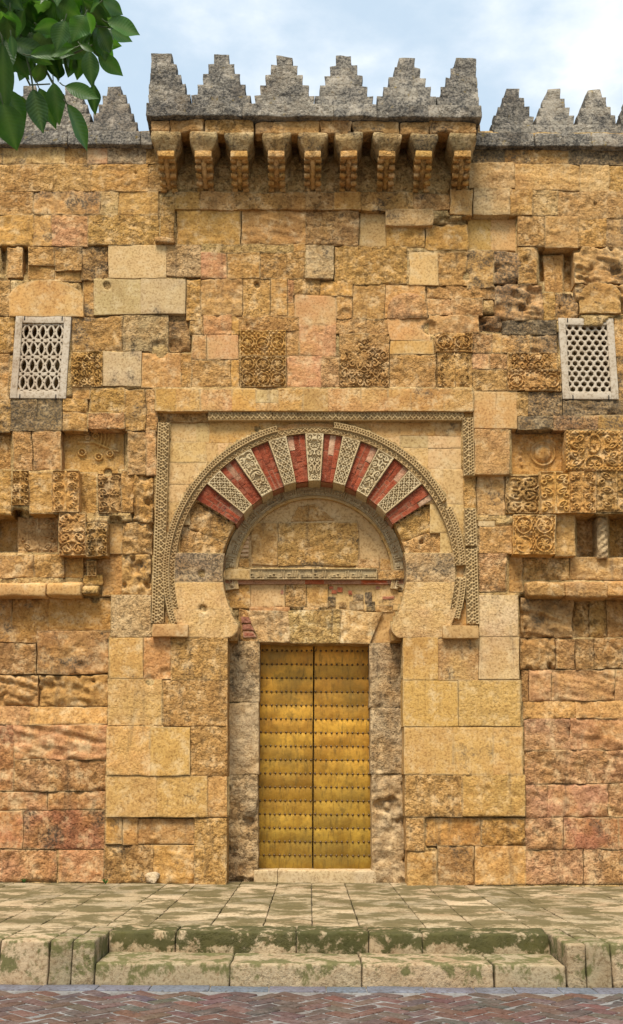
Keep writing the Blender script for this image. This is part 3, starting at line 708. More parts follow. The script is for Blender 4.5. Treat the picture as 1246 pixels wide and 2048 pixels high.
def boss(U, V, w, h):
    x = (U - .60) * w; y = (V - .52) * h; q = np.hypot(x, y)
    out = np.sqrt(np.clip(1 - (q / .13) ** 2, 0, 1)) * 2.2
    out = np.maximum(out, sstep(0.014 - np.abs(q - .175), -0.004, 0.006) * (V > .2))
    arc = np.abs(np.hypot(x + .0, (y - .06) * 1.0) - .33)
    out = np.maximum(out, sstep(0.02 - arc, -0.006, 0.008) * (V < .8) * (0.5 + 0.5 * np.sin(np.arctan2(y, x) * 22)))
    out = np.maximum(out, sstep(0.03 - V * h, -0.004, 0.006)); out = np.maximum(out, sstep(0.03 - (1 - U) * w, -0.004, 0.006))
    return out
stone(rect(1016, 858, 1132, 954), 0.18, 0, tint('o'), wall, name='carved_panel', relief=boss, rel_amp=0.03, res=0.012, warpa=0.003)
# rounded blocks: the filled-in window heads
def arched(x0, y0, x1, y1, rise):
    def f(u, v):
        t = 2 * u - 1; top = y0 + rise * (1 - np.sqrt(np.clip(1 - t * t * 0.95, 0, 1)))
        return (x0 + (x1 - x0) * u, top * (1 - v) + y1 * v)
    return f
stone(arched(18, 560, 166, 632, 40), -0.015, 0, tint('y'), wall, mat='smooth')
stone(arched(776, 584, 854, 636, 36), -0.02, 2, tint('h'), wall)
stone(arched(1160, 562, 1242, 626, 30), -0.04, 2, tint('b'), wall)
# deep niche in the right upper wall, and the two dark niches under the carved heads
stone(rect(1078, 500, 1148, 590), 0.30, 1, tint('o'), wall, back=0.6)
stone(quad((1086, 512), (1128, 508), (1126, 590), (1092, 590)), 0.16, 1, tint('o'), wall, back=0.4)
stone(rect(1150, 1036, 1196, 1114), 0.38, 1, tint('o'), wall, back=0.6); stone(rect(1218, 1036, 1272, 1114), 0.38, 1, tint('o'), wall, back=0.6)
stone(rect(0, 1032, 38, 1106), 0.40, 1, tint('o'), wall, back=0.6); stone(rect(166, 1112, 205, 1152), 0.16, 1, tint('o'), wall, back=0.6)
stone(rect(174, 1122, 192, 1152), 0.08, 1, tint('b'), wall, relief=arabesque(.1, .012, 3), rel_amp=0.03, res=0.01)
stone(rect(1196, 1036, 1217, 1116), 0.08, 1, tint('g'), wall, name='twisted_colonnette', res=0.012, relief=lambda U, V, w, h: 0.5 + 0.5 * np.sin(V * h * 60 + U * w * 50) - 2.0 * (2 * U - 1) ** 2, rel_amp=0.02)
# small square put-log holes stay as open gaps where no block is listed

# ledges
def ledge(px0, px1, ytop, ybot, proj_, c, parent=wall, mat='stone', seed=0):
    a = at(px0, ybot, -proj_); b_ = at(px1, ytop, -proj_)
    def slope(V):
        t = np.clip((V[:, 1] + proj_) / (proj_ + 0.12), 0, 1); top = V[:, 2] > (a[2] + b_[2]) / 2
        V = V.copy(); V[top, 2] += 0.05 * t[top]; return V
    return box_obj('ledge', (a[0], -proj_, a[2]), (b_[0], 0.3, b_[2]), mat, parent, tint(c), 0.03, 0.05, 0.012, 4.0, slope, seed)
ledge(-60, 92, 1168, 1192, 0.07, 'y', mat='smooth'); ledge(92, 161, 1167, 1191, 0.08, 'y', mat='smooth', seed=3); ledge(162, 196, 1174, 1188, 0.01, 'p', seed=5)
ledge(1056, 1130, 1166, 1192, 0.08, 'b', seed=7); ledge(1131, 1215, 1166, 1194, 0.07, 'b', seed=9); ledge(1216, 1310, 1164, 1192, 0.07, 'o', seed=11)
# the battered course above the plinth
def batter(x0, x1, y0, y1, c):
    a = at(x0, y1, 0.06); b_ = at(x1, y0, 0.13)
    stone(rect(x0, y0, x1, y1), 0.095, 2, tint(c), wall, relief=lambda U, V, w, h: V - 0.5, rel_amp=0.07, edge=0.01)
batter(-26, 60, 1413, 1449, 'h'); batter(60, 214, 1413, 1449, 'o'); batter(1046, 1150, 1402, 1437, 'h'); batter(1150, 1272, 1402, 1437, 'h')
# engaged shaft at the upper left of the corbelled parapet
box_obj('pilaster_strip', tuple(at(320, 484, -0.05)), (at(346, 484, -0.05)[0], 0.2, at(320, 396, 0)[2]), 'stone', wall, tint('y'), 0.02, 0.04, 0.010)
box_obj('pilaster_strip', (at(310, 486, -0.05)[0], -0.09, at(310, 486, -0.05)[2]), (at(348, 486, -0.05)[0], 0.2, at(310, 476, -0.05)[2]), 'stone', wall, tint('b'), 0.02, 0.04, 0.012)

# ================================================================== PORTAL: arch
AX, AY = 629.0, 1146.0
def polar(t0, t1, r0, r1, cx=AX, cy=AY):
    """angles from the vertical, clockwise; u along the angle, v from the outer radius inwards"""
    def f(u, v):
        t = np.radians(t0 + (t1 - t0) * u); r = r1 + (r0 - r1) * v
        return cx + r * np.sin(t), cy - r * np.cos(t)
    return f
R_IN, R_V, R_OUT = 184.0, 279.0, 305.0
STEP = 7.75
reds = []
for k in range(15):
    t0 = (k - 7.5) * STEP; t1 = t0 + STEP
    if k % 2 == 1:
        o = stone(polar(t0 + 0.1, t1 - 0.1, R_IN, R_V - 1), 0.035, 0, (0.46, 0.36, 0.21, 0.3), portal, name='carved_voussoir', mat='marble', back=0.46,
                  relief=lattice_relief(0.115, 0.020, k // 2), rel_amp=0.036, res=0.0065, warpa=0.001, edge=0.004, tilt=0)
    else:
        base = stone(polar(t0 + 0.1, t1 - 0.1, R_IN + 1, R_V), 0.072, 0, (0.36, 0.20, 0.12, 0.4), portal, name='brick_voussoir', mat='redbrick', back=0.46, warpa=0.002)
        for a in range(3):
            s0 = t0 + 0.2 + (STEP - 0.4) * a / 3; s1 = t0 + 0.2 + (STEP - 0.4) * (a + 1) / 3
            cuts = [R_IN, 212 + 14 * (a % 2) + random.uniform(-3, 3), 248 - 10 * (a % 2) + random.uniform(-3, 3), R_V - 1]
            for q in range(3):
                wv = random.uniform(0.8, 1.2); pale = random.random() < (0.25 if q == 2 else 0.06)
                col = (0.40 * wv, 0.26 * wv, 0.16 * wv, 0.45) if pale else (0.235 * wv, 0.052 * wv, 0.022 * wv, 0.6)
                stone(polar(s0, s1, cuts[q] + 0.3, cuts[q + 1] - 0.3), 0.052 + random.uniform(-0.004, 0.006), 0, col, base, name='brick', mat='redbrick', back=0.09, res=0.03, warpa=0.002, edge=0.004, joint=0.007, tilt=0.002)
# side stones of the horseshoe
def ringrow(side, y0, y1, rin=R_IN, rout=R_V + 2, xo=None):
    def f(u, v):
        y = y0 + (y1 - y0) * v; dy = y - AY
        xi = np.sqrt(np.maximum(rin ** 2 - np.minimum(dy, 104) ** 2, 0)) + 23 * (1 - np.sqrt(1 - np.clip((dy - 106) / 24, 0, 1) ** 2)); xt = np.sqrt(np.maximum(rout ** 2 - dy ** 2, 0))
        if side < 0: return AX - xt + (xt - xi) * u, y
        return AX + xi + (xt - xi) * u, y
    return f
for s in (-1, 1):
    stone(ringrow(s, 1106, 1164), 0.0, 1, zone(tint('g', .03), 380, 1100), portal, back=0.5, warpa=0.003, edge=0.004, name='arch_stone')
    stone(ringrow(s, 1164, 1219), -0.004, 0, tint('p', .03), portal, mat='ashlar', back=0.5, warpa=0.001, edge=0.003, name='arch_stone')
    stone(ringrow(s, 1219, 1275, R_IN + 1, R_V + 14), -0.007, 0, tint('p', .03), portal, mat='ashlar', back=0.5, warpa=0.001, edge=0.003, name='arch_stone')
    a0, a1 = (-82, -59) if s < 0 else (59, 82)
    for q in range(2):
        m0 = a0 + (a1 - a0) * q / 2; m1 = a0 + (a1 - a0) * (q + 1) / 2
        stone(polar(m0, m1, R_IN + 3, R_V), 0.10 if s < 0 else 0.12, 2, tint('b' if s < 0 else 'y', .05), portal, back=0.46, name='arch_stone', warpa=0.006)
# ground between frame and arch is in SPANDREL; carved extrados band
def strip(t0, t1, r0, r1, d, kind):
    return stone(polar(t0, t1, r0, r1), d, 0, (0.37, 0.255, 0.12, 0.6), portal, name='carved_band', mat='band', back=0.2, relief=strip_relief(kind), rel_amp=0.024, res=0.0085, warpa=0.001, edge=0.003, tilt=0)
def strips(t0, t1, n, *a):
    for i in range(n): strip(t0 + (t1 - t0) * i / n, t0 + (t1 - t0) * (i + 1) / n - 0.05, *a)
strips(-110, 61, 6, R_V + 0.5, 291, 0.03, 'leaf'); strips(61.3, 87, 1, R_V + 0.5, 291, 0.035, 'leaf'); strips(92, 108, 1, R_V + 0.5, 291, 0.04, 'leaf')
strips(-110, -14.5, 4, 291.5, 303, 0.005, 'dots'); strips(7.5, 61, 2, 291.5, 303, 0.005, 'dots'); strips(64, 87, 1, 291.5, 303, 0.015, 'dots'); strips(92, 108, 1, 291.5, 303, 0.02, 'dots')
stone(polar(-14.5, 7.5, 291.5, 301), 0.055, 1, tint('b'), portal, mat='stone', back=0.2, name='broken_band')
# square frame bands
def fband(f, d=0.015, flip=1):
    return stone(f, d, 0, (0.37, 0.26, 0.125, 0.6), portal, name='carved_band', mat='band', back=0.2, relief=band_relief(1, flip), rel_amp=0.026, res=0.0085, warpa=0.001, edge=0.003, tilt=0)
def vband(xt0, xt1, yt, xb0, xb1, yb):
    # u runs down the band, v across from outside to inside
    return lambda u, v: ((xt0 + (xb0 - xt0) * u) * (1 - v) + (xt1 + (xb1 - xt1) * u) * v, yt + (yb - yt) * u + 0 * v)
def seg(xo, xi, ya, yb, side):
    def X(y, top, bot): return top + (bot - top) * (y - 840) / (1247 - 840)
    if side < 0: return vband(X(ya, 317, 303), X(ya, 339, 327), ya, X(yb, 317, 303), X(yb, 339, 327), yb)
    return vband(X(ya, 946, 958), X(ya, 925, 934), ya, X(yb, 946, 958), X(yb, 925, 934), yb)
for ya, yb in ((846, 950), (950, 1050), (1050, 1150), (1150, 1247)): fband(seg(0, 0, ya, yb - 0.4, -1))
for ya, yb in ((836, 952), (1018, 1092), (1098, 1249)): fband(seg(0, 0, ya, yb - 0.4, 1), d=0.0 if ya < 1000 else 0.01)
for xa, xb in ((416, 545), (545, 675), (675, 800), (800, 928)): fband(rect(xa, 820, xb - 0.4, 841), d=0.0)
stone(rect(318, 822, 416, 844), 0.05, 1, tint('b'), portal, mat='stone', back=0.3, name='broken_band')
stone(rect(928, 822, 948, 838), 0.03, 1, tint('b'), portal, mat='stone', back=0.3, name='broken_band')
stone(rect(927, 952, 952, 1018), 0.06, 1, tint('o'), portal, mat='stone', back=0.3, name='broken_band')
# brackets that carry the frame bands
for x0, y0, x1, y1 in ((304, 1248, 376, 1273), (886, 1251, 957, 1276)):
    a = at(x0, y1, -0.09); b_ = at(x1, y0, -0.09)
    box_obj('bracket_block', (a[0], -0.09, a[2]), (b_[0], 0.15, b_[2]), 'smooth', portal, tint('b', .03), 0.008, 0.05, 0.003)
# little quarter-round corbels at the foot of the arch
for s, x0, x1 in ((-1, 458, 475), (1, 783, 803)):
    a = at(x0, 1281, 0.10); b_ = at(x1, 1252, 0.10)
    wq = b_[0] - a[0]; hq = b_[2] - a[2]; V, Fc = [], []
    n = 10
    for yy in (0.10, 0.52):
        for i in range(n + 1):
            t = math.pi / 2 * i / n
            xx = (a[0] + wq * (1 - math.cos(t))) if s < 0 else (b_[0] - wq * (1 - math.cos(t)))
            V.append((xx, yy, a[2] + hq * math.sin(t)))
        V.append((b_[0] if s < 0 else a[0], yy, a[2]))
    k = n + 2
    Fq = [(i, (i + 1) % k, k + (i + 1) % k, k + i) for i in range(k)] + [(k - 1, i, i + 1, i + 1) for i in range(n)]
    me = bpy.data.meshes.new('quarter_corbel'); me.from_pydata(V, [], [tuple(dict.fromkeys(f)) for f in Fq]); me.update()
    link('quarter_corbel', me, M['stone'], portal, tint('b', .03))

# tympanum, set back 45 cm
TD = 0.44
def disc(r, cx=AX, cy=1150, y1=1140):
    def f(u, v):
        y = (cy - r) + (y1 - cy + r) * v; xs = np.sqrt(np.maximum(r ** 2 - (y - cy) ** 2, 4))
        return cx - xs + 2 * xs * u, y
    return f
stone(disc(178), TD, 1, (0.46, 0.30, 0.135, 0.2), portal, name='plaster_infill', mat='plaster', back=0.9, warpa=0.002, edge=0.0)
for i in range(6):
    t0 = -100 + 200 * i / 6
    stone(polar(t0, t0 + 200 / 6 - 0.05, 159, 181, AX, 1150), 0.40, 0, (0.40, 0.30, 0.17, 0.5), portal, name='inscription_ring', mat='marble', back=0.6, relief=kufic(), rel_amp=0.025, res=0.0085, warpa=0.001, edge=0.004, tilt=0)
stone(polar(-100, 100, 154, 159, AX, 1150), 0.385, 0, tint('y'), portal, name='ring_moulding', mat='smooth', back=0.6, res=0.03, warpa=0.002)
for k, (f, d, r_, c) in enumerate([(rect(503, 1047, 555, 1129), .398, 2, 'b'), (rect(556, 1045, 717, 1131), .392, 1, 'B'), (rect(722, 1047, 776, 1117), .490, 2, 'b'), (rect(712, 1118, 758, 1140), .400, 1, 'b'), (rect(760, 1117, 792, 1140), .410, 1, 'o'),
                      (rect(620, 1121, 664, 1131), .392, 1, 'd'), (rect(560, 1132, 640, 1140), .410, 1, 'g'), (rect(645, 1131, 710, 1140), .415, 1, 'o'), (rect(472, 1115, 500, 1138), .415, 1, 'y'),
                      (quad((596, 1012), (632, 1006), (668, 1040), (580, 1044)), .422, 1, 'o')]):
    tc_ = tint(c.lower(), .05)
    stone(f, d, r_, (*tc_[:3], 0.72) if c == 'B' else tc_, portal, mat='stone', back=0.8)
for i in range(6):
    stone(rect(479 - i * 1.2, 1064 + i * 8.6, 499 - i * 0.4, 1069.5 + i * 8.6), .415, 0, (0.56, 0.36, 0.20, 0.1), portal, name='brick', mat='plaster', back=0.8, res=0.03)
# inscribed string course
stone(rect(442, 1138, 500, 1159), .350, 0, tint('p', .03), portal, name='string_course', mat='smooth', back=0.8, warpa=0.002)
stone(rect(500, 1138, 626, 1159), .350, 0, (0.30, 0.225, 0.12, 0.6), portal, name='inscription', mat='band', back=0.8, relief=kufic(), rel_amp=0.022, res=0.0075, warpa=0.001, edge=0.004, tilt=0)
stone(rect(626.5, 1138, 754, 1159), .350, 0, (0.30, 0.225, 0.12, 0.6), portal, name='inscription', mat='band', back=0.8, relief=kufic(), rel_amp=0.022, res=0.0075, warpa=0.001, edge=0.004, tilt=0)
stone(rect(754.5, 1140, 818, 1159), .360, 1, tint('y', .03), portal, name='string_course', mat='stone', back=0.8)
for x0, x1, col in ((442, 610, (0.44, 0.26, 0.14, .3)), (610, 648, (0.36, 0.10, 0.04, .2)), (648, 722, (0.42, 0.22, 0.12, .3)), (722, 776, (0.46, 0.10, 0.03, .0)), (776, 818, (0.44, 0.26, 0.14, .3))):
    stone(rect(x0, 1159, x1, 1168), .395, 0, col, portal, name='string_moulding', mat='redbrick', back=0.8, warpa=0.001, res=0.03)
# wall under the string course
LOW = [(rect(440, 1168, 500, 1216), 'o', 1, .430), (rect(500, 1168, 570, 1214), 'p', 1, .430), (rect(571, 1168, 613, 1215), 'y', 1, .410), (rect(614, 1168, 656, 1215), 'y', 1, .410),
       (rect(657, 1168, 820, 1222), 'p', 1, .435), (rect(498, 1214, 580, 1222), 'k', 1, .420), (rect(606, 1213, 640, 1221), 'y', 0, .405),
       (rect(656, 1193, 671, 1213), 'd', 0, .415), (rect(706, 1188, 728, 1202), 'd', 0, .418), (rect(730, 1184, 744, 1206), 'd', 0, .418), (rect(699, 1202, 727, 1220), 'd', 0, .417), (rect(733, 1203, 750, 1222), 'd', 0, .417), (rect(752, 1210, 786, 1224), 'b', 1, .420),
       (rect(678, 1204, 692, 1216), 'b', 1, .420)]
for f, c, r_, d in LOW: stone(f, d, r_, tint(c, .05), portal, mat='plaster' if c in 'pk' else 'stone', back=0.9, warpa=0.006, edge=0.008)
for x0, y0, x1, y1 in ((659, 1172, 667, 1178), (664, 1180, 674, 1187), (675, 1174, 685, 1184), (697, 1180, 704, 1188), (752, 1173, 760, 1179), (765, 1193, 788, 1199), (562, 1180, 568, 1188)):
    stone(rect(x0, y0, x1, y1), .420, 0, (0.38, 0.10, 0.04, 0.1), portal, name='brick', mat='redbrick', back=0.8, res=0.02, warpa=0.012)
stone(quad((478, 1216), (492, 1219), (519, 1284), (474, 1284)), .430, 1, tint('h'), portal, mat='stone', back=0.9)
for i in range(3):
    stone(quad((482 + i * 2, 1232 + i * 15), (496 + i * 5, 1232 + i * 15), (503 + i * 5, 1244 + i * 15), (482 + i * 2, 1244 + i * 15)), .415, 0, (0.30, 0.13, 0.08, 0.4), portal, name='brick', mat='redbrick', back=0.8, res=0.03)
stone(quad((764, 1226), (790, 1218), (800, 1286), (740, 1286)), .440, 1, tint('b'), portal, mat='plaster', back=0.9)
for a, b_, c, d in (((491, 1219), (577, 1222), (580, 1285), (519, 1284)), ((577, 1220), (682, 1218), (680, 1287), (580, 1286)), ((682, 1218), (765, 1226), (740, 1288), (680, 1287))):
    stone(quad(a, b_, c, d), .400, 2, tint('p', .03), portal, name='lintel_stone', mat='lintel', back=0.86, edge=0.006)
# door jambs
for x0, y0, x1, y1, c in ((450, 1282, 519, 1403, 'b'), (450, 1404, 517.5, 1549, 'b'), (447, 1550, 515, 1770, 'h'), (739, 1286, 810, 1414, 'b'), (741, 1415, 812, 1548, 'b'), (743.5, 1549, 816, 1770, 'h')):
    stone(rect(x0, y0, x1, y1), .40, 3 if y0 > 1500 else 2, (0.37, 0.265, 0.15, 0.6), portal, name='jamb_stone', back=1.0, edge=0.012)
a = at(508, 1765, 0.38); b_ = at(752, 1742, 0.38)
for xa, xb in ((a[0], at(555, 1765, .38)[0]), (at(555.6, 1765, .38)[0], b_[0])):
    box_obj('threshold', (xa, 0.38, -0.05), (xb, 1.1, b_[2]), 'smooth', portal, (0.44, 0.33, 0.20, 0.4), 0.012, 0.05, 0.005)

# ================================================================== MORTAR CORE behind the stones
def build_core():
    x0, x1, y0, y1, st = -440, 1690, 262, 1794, 5
    gx = np.arange(x0, x1 + st, st); gy = np.arange(y0, y1 + st, st)
    D = np.full((len(gx), len(gy)), -1.0)
    GX, GY = np.meshgrid(gx, gy, indexing='ij')
    base = D.copy(); front = np.full(D.shape, 9.0)
    for mapf, d, r_ in RAST:
        uu = np.linspace(0.02, 0.98, 60); U, V = np.meshgrid(uu, uu)
        px, py = mapf(U, V)
        i = np.clip(np.round((px - x0) / st).astype(int), 0, len(gx) - 1); j = np.clip(np.round((py - y0) / st).astype(int), 0, len(gy) - 1)
        m = np.zeros(D.shape, bool); m[i, j] = True
        upd = m & (d < front)
        front[upd] = d; D[upd] = d + (0.03, 0.045, 0.09, 0.13)[r_]
    gap = front > 8
    fillv = np.where(gap, -9.0, front)
    for it in range(14):
        nb = np.full(D.shape, -9.0)
        for dx, dy in ((1, 0), (-1, 0), (0, 1), (0, -1)): nb = np.maximum(nb, np.roll(np.roll(fillv, dx, 0), dy, 1))
        m = (fillv < -8) & (nb > -8); fillv[m] = nb[m]
    D[gap] = np.where(fillv[gap] > -8, fillv[gap] + 0.006, 0.05)
    hole = lambda a, b_, c, d, v: D.__setitem__((GX > a) & (GX < c) & (GY > b_) & (GY < d), v)
    hole(505, 1280, 755, 1800, 1.0)
    hole(42, 650, 128, 784, 0.6); hole(1128, 652, 1224, 786, 0.6)
    hole(0, 496, 14, 552, 0.20); hole(45, 496, 58, 552, 0.20)
    X = at(GX, GY, D)
    n = fbm(X[..., 0], X[..., 1], X[..., 2], 7.0, 3, 55) * 0.012
    X[..., 1] += n
    me = mesh_np('mortar_core', X.reshape(-1, 3), grid_faces(len(gx), len(gy)), True)
    link('mortar_core', me, M['stone'], wall, (0.45, 0.31, 0.13, 0.3))
build_core()
zt = at(623, 285, 0)[2]
box_obj('wall_backing', (-6.5, 1.3, -0.3), (6.5, 1.9, zt), 'stone', wall, tint('o'), 0.02, 0.5, 0.0)

# ================================================================== PARAPET
GREY = (0.30, 0.265, 0.21, 0.75)
def grey(): 
    k = random.uniform(0.85, 1.12); return (GREY[0] * k, GREY[1] * k, GREY[2] * k, random.uniform(0.75, 1.05))
def merlon(cx, Yf, zb, ht, wb, thick, parent, half=0, wtop=0.25):
    mb = MB(); n = 5
    for i in range(n):
        f = 1 - (1 - wtop) * i / (n - 1); w = wb * f
        z0 = zb + ht * i / n; z1 = zb + ht * (i + 1) / n
        lo, hi = cx - w / 2, cx + w / 2
        if half < 0: lo = cx - wb * wtop / 2 - 0.06
        if half > 0: hi = cx + wb * wtop / 2 + 0.06
        ins = 0.0 if i < n - 1 else 0.02
        fl = 0.03
        def sh(V, z0=z0, z1=z1, c=(lo + hi) / 2):
            V = V.copy(); t = (V[:, 2] - z0) / (z1 - z0); V[:, 0] = c + (V[:, 0] - c) * (0.985 + 0.04 * t); return V
        mb.add(rbox((lo, Yf, z0 - 0.004), (hi, Yf + thick, z1), 0.004, 0.06, 0.016, 3.5, sh, 3, 7))
    return mb.build('merlon', 'parapet', parent, grey())
# side parapets
for s, (pxa, pxb, ys) in ((-1, (-420, 306, 288)), (1, (950, 1690, 292))):
    a = at(pxa, 700, -0.10); b_ = at(pxb, 700, -0.10)
    z0 = at(150 if s < 0 else 1100, ys, -0.10)[2]; z1 = at(150 if s < 0 else 1100, ys - 27, -0.10)[2]
    xs = [at(pxa, ys, -0.1)[0]]
    step = 0.95
    while xs[-1] < at(pxb, ys, -0.1)[0] - 0.5: xs.append(xs[-1] + step * random.uniform(0.8, 1.2))
    xs.append(at(pxb, ys, -0.1)[0])
    for i in range(len(xs) - 1):
        box_obj('coping_stone', (xs[i] + 0.004, -0.10 + random.uniform(-.006, .006), z0), (xs[i + 1] - 0.004, 0.75, z1), 'parapet', wall, grey(), 0.018, 0.07, 0.010, seed=i)
    cs = [-392, -305, -218, -131, -44, 52, 138, 224] if s < 0 else [1029, 1111, 1194, 1280, 1366, 1452, 1538, 1624]
    for i, c in enumerate(cs):
        yb = ys - 27; yt = 171 if s < 0 else 179
        p = at(c, yb, 0.02); pt = at(c, yt, 0.02)
        wpx = 96 if s < 0 else 92
        wb = at(c + wpx / 2, yb, 0.02)[0] - at(c - wpx / 2, yb, 0.02)[0]
        merlon(p[0], 0.02, p[2] - 0.03, pt[2] - p[2] + 0.03, wb, 0.48, wall, wtop=0.28)

# projecting corbelled parapet over the portal
mach = tag(empty('corbelled_parapet', (0, 0, 0)), 'corbelled projecting parapet with stepped merlons, high above the arch', 'parapet')
PB = -0.66
zc0 = at(623, 237, PB)[2]; zc1 = at(623, 212, PB)[2]
xl, xr = at(292, 220, PB)[0], at(962, 226, PB)[0]
cuts = [xl, at(485, 220, PB)[0], at(668, 220, PB)[0], at(753, 220, PB)[0], at(855, 220, PB)[0], xr]
for i in range(len(cuts) - 1):
    box_obj('coping_stone', (cuts[i] + .004, PB - 0.06, zc0), (cuts[i + 1] - .004, 0.3, zc1), 'parapet', mach, grey(), 0.018, 0.06, 0.012, seed=i)
# frieze course below the coping
zf0 = at(623, 266, PB + 0.02)[2]
xf = [at(v, 250, PB + .02)[0] for v in (303, 337, 408, 508, 545, 640, 705, 800, 860, 955)]
for i in range(len(xf) - 1):
    box_obj('frieze_stone', (xf[i] + .003, PB + 0.02 + random.uniform(0, .03), zf0 + random.uniform(-.01, .03)), (xf[i + 1] - .003, PB + 0.30, zc0 - 0.002), 'stone', mach, (*tint('b')[:3], 0.7 if i > 2 else 0.45), 0.03, 0.04, 0.022, 4.0, seed=i)
for xa in (xf[0], xf[-1] - 0.28):
    box_obj('frieze_stone', (xa + .003, PB + 0.30, zf0), (xa + 0.277, 0.2, zc0 - 0.002), 'stone', mach, tint('o'), 0.03, 0.05, 0.015)
# corbels
CORB = [332, 407, 478, 553, 626, 698, 774, 848, 926]
for i, c in enumerate(CORB):
    p0 = at(c, 265, PB + .03); zt_ = zf0 + 0.02; zm = at(c, 300, PB + 0.10)[2]; zbm = at(c, 380, -0.04)[2]
    X0 = p0[0]; wt = 0.215 + random.uniform(-.012, .012); wsn = 0.125
    mb = MB()
    def taper(V, zm=zm, zt_=zt_, X0=X0):
        V = V.copy(); t = np.clip((V[:, 2] - zm) / (zt_ - zm), 0, 1); k = 0.60 + 0.40 * np.clip(t * 1.6, 0, 1)
        V[:, 0] = X0 + (V[:, 0] - X0) * k; V[:, 1] = np.where(V[:, 1] < -0.3, V[:, 1] + 0.10 * (1 - np.clip(t * 1.5, 0, 1)), V[:, 1]); return V
    mb.add(rbox((X0 - wt, PB + 0.02, zm - 0.02), (X0 + wt, 0.08, zt_), 0.03, 0.045, 0.016, 4.0, taper, 3, i))
    tb = (0.34, 0.245, 0.115); co = mb.build('corbel', 'stone', mach, (*tb, 0.85 if i in (4, 5, 7) else 0.6))
    # the stem hollows back to the wall: a flat ribbon down the middle with a stack of rolls on each side
    n = 9; ys = np.linspace(0, 1, n); prof = [(PB + 0.13 + (abs(PB) - 0.17) * (1 - math.cos(t * math.pi / 2)) ** 0.9, zm - (zm - zbm) * (math.sin(t * math.pi / 2) * 0.55 + t * 0.45)) for t in ys]
    V = []; Fc = []
    for (yy, zz) in prof:
        V += [(X0 - wsn * 0.90, yy + 0.055, zz), (X0 + wsn * 0.90, yy + 0.055, zz), (X0 + wsn * 0.90, 0.1, zz), (X0 - wsn * 0.90, 0.1, zz)]
    for k in range(n - 1):
        for q in range(4):
            Fc.append((4 * k + q, 4 * k + (q + 1) % 4, 4 * k + 4 + (q + 1) % 4, 4 * k + 4 + q))
    Fc.append((4 * n - 4, 4 * n - 3, 4 * n - 2, 4 * n - 1))
    me = mesh_np('stem', V, Fc, False); link('stem', me, M['stone'], co, tint('o'))
    fb = rbox((X0 - wsn, PB + 0.09, zm - 0.115), (X0 + wsn, -0.1, zm - 0.012), 0.015, 0.04, 0.008, 4.0, None, 3, i)
    MB().add(fb).build('stem_block', 'stone', co, tint('y'))
    V = []; Fc = []
    for k, (yy, zz) in enumerate(prof):
        for dx in (-0.036, 0.036): V += [(X0 + dx, yy - 0.012, zz), (X0 + dx, yy + 0.05, zz)]
    for k in range(n - 1):
        b0 = 4 * k; Fc += [(b0, b0 + 2, b0 + 6, b0 + 4), (b0 + 1, b0, b0 + 4, b0 + 5), (b0 + 2, b0 + 3, b0 + 7, b0 + 6)]
    me = mesh_np('ribbon', V, Fc, False); link('ribbon', me, M['stone'], co, tint('y'))
    for s in (-1, 1):
        for k in range(5):
            t = 0.24 + 0.74 * k / 4; tt = t * math.pi / 2
            yy = PB + 0.13 + (abs(PB) - 0.17) * (1 - math.cos(tt)) ** 0.9; zz = zm - (zm - zbm) * (math.sin(tt) * 0.55 + t * 0.45)
            rr = 0.040
            m2 = MB().add(tube([(X0 + s * 0.040, yy + 0.022, zz), (X0 + s * 0.041, yy + 0.022, zz), (X0 + s * (wsn + .004), yy + 0.022, zz), (X0 + s * (wsn + .005), yy + 0.022, zz)], [0.001, rr, rr, 0.001], 10))
            m2.build('roll', 'stone', co, tint('o'))
    # wall field between this corbel and the next
    if i < 8:
        pa, pb = c + 14, CORB[i + 1] - 14
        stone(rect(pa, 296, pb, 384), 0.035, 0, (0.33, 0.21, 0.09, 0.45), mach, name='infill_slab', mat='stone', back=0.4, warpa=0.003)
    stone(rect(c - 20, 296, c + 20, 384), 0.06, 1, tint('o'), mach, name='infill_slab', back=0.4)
# roof of the gaps, high behind the frieze
box_obj('soffit_slab', (xf[0] + .05, PB + 0.31, zc0 - 0.05), (xf[-1] - .05, 0.25, zc0 - 0.004), 'stone', mach, tint('b'), 0.01, 0.2, 0.004)
# wall face behind the parapet between the corbels' heads
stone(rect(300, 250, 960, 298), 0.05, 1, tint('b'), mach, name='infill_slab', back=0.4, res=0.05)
# merlons of the projecting parapet
for i, (c, yb, yt) in enumerate(((441, 208, 109), (568, 208, 113), (688, 209, 113), (814, 209, 118))):
    p = at(c, yb, PB); pt = at(c, yt, PB)
    wb = at(c + 58, yb, PB)[0] - at(c - 58, yb, PB)[0]
    merlon(p[0], PB - 0.02, p[2] - 0.04, pt[2] - p[2] + 0.04, wb, 0.34, mach, wtop=0.26)
for s, cpx, yb, yt in ((-1, 323, 206, 108), (1, 931, 211, 118)):
    p = at(cpx, yb, PB); pt = at(cpx, yt, PB); ht = pt[2] - p[2] + 0.04
    merlon(p[0], PB - 0.02, p[2] - 0.04, ht, 0.84, 0.34, mach, half=s, wtop=0.30)
    # the return side of the corner, stepping down towards the wall
    mb = MB(); n = 5; xo = p[0] + s * 0.13
    for k in range(n):
        L = 0.95 * (1 - 0.72 * k / (n - 1)) ; z0 = p[2] - 0.04 + ht * k / n; z1 = p[2] - 0.04 + ht * (k + 1) / n
        lo, hi = (xo, xo + 0.22) if s < 0 else (xo - 0.22, xo)
        mb.add(rbox((lo - s * 0.004, PB + 0.325, z0 - .004), (hi - s * 0.004, PB - 0.02 + L, z1), 0.004, 0.07, 0.014, 3.5, None, 3, 7))
    mb.build('merlon', 'parapet', mach, grey())

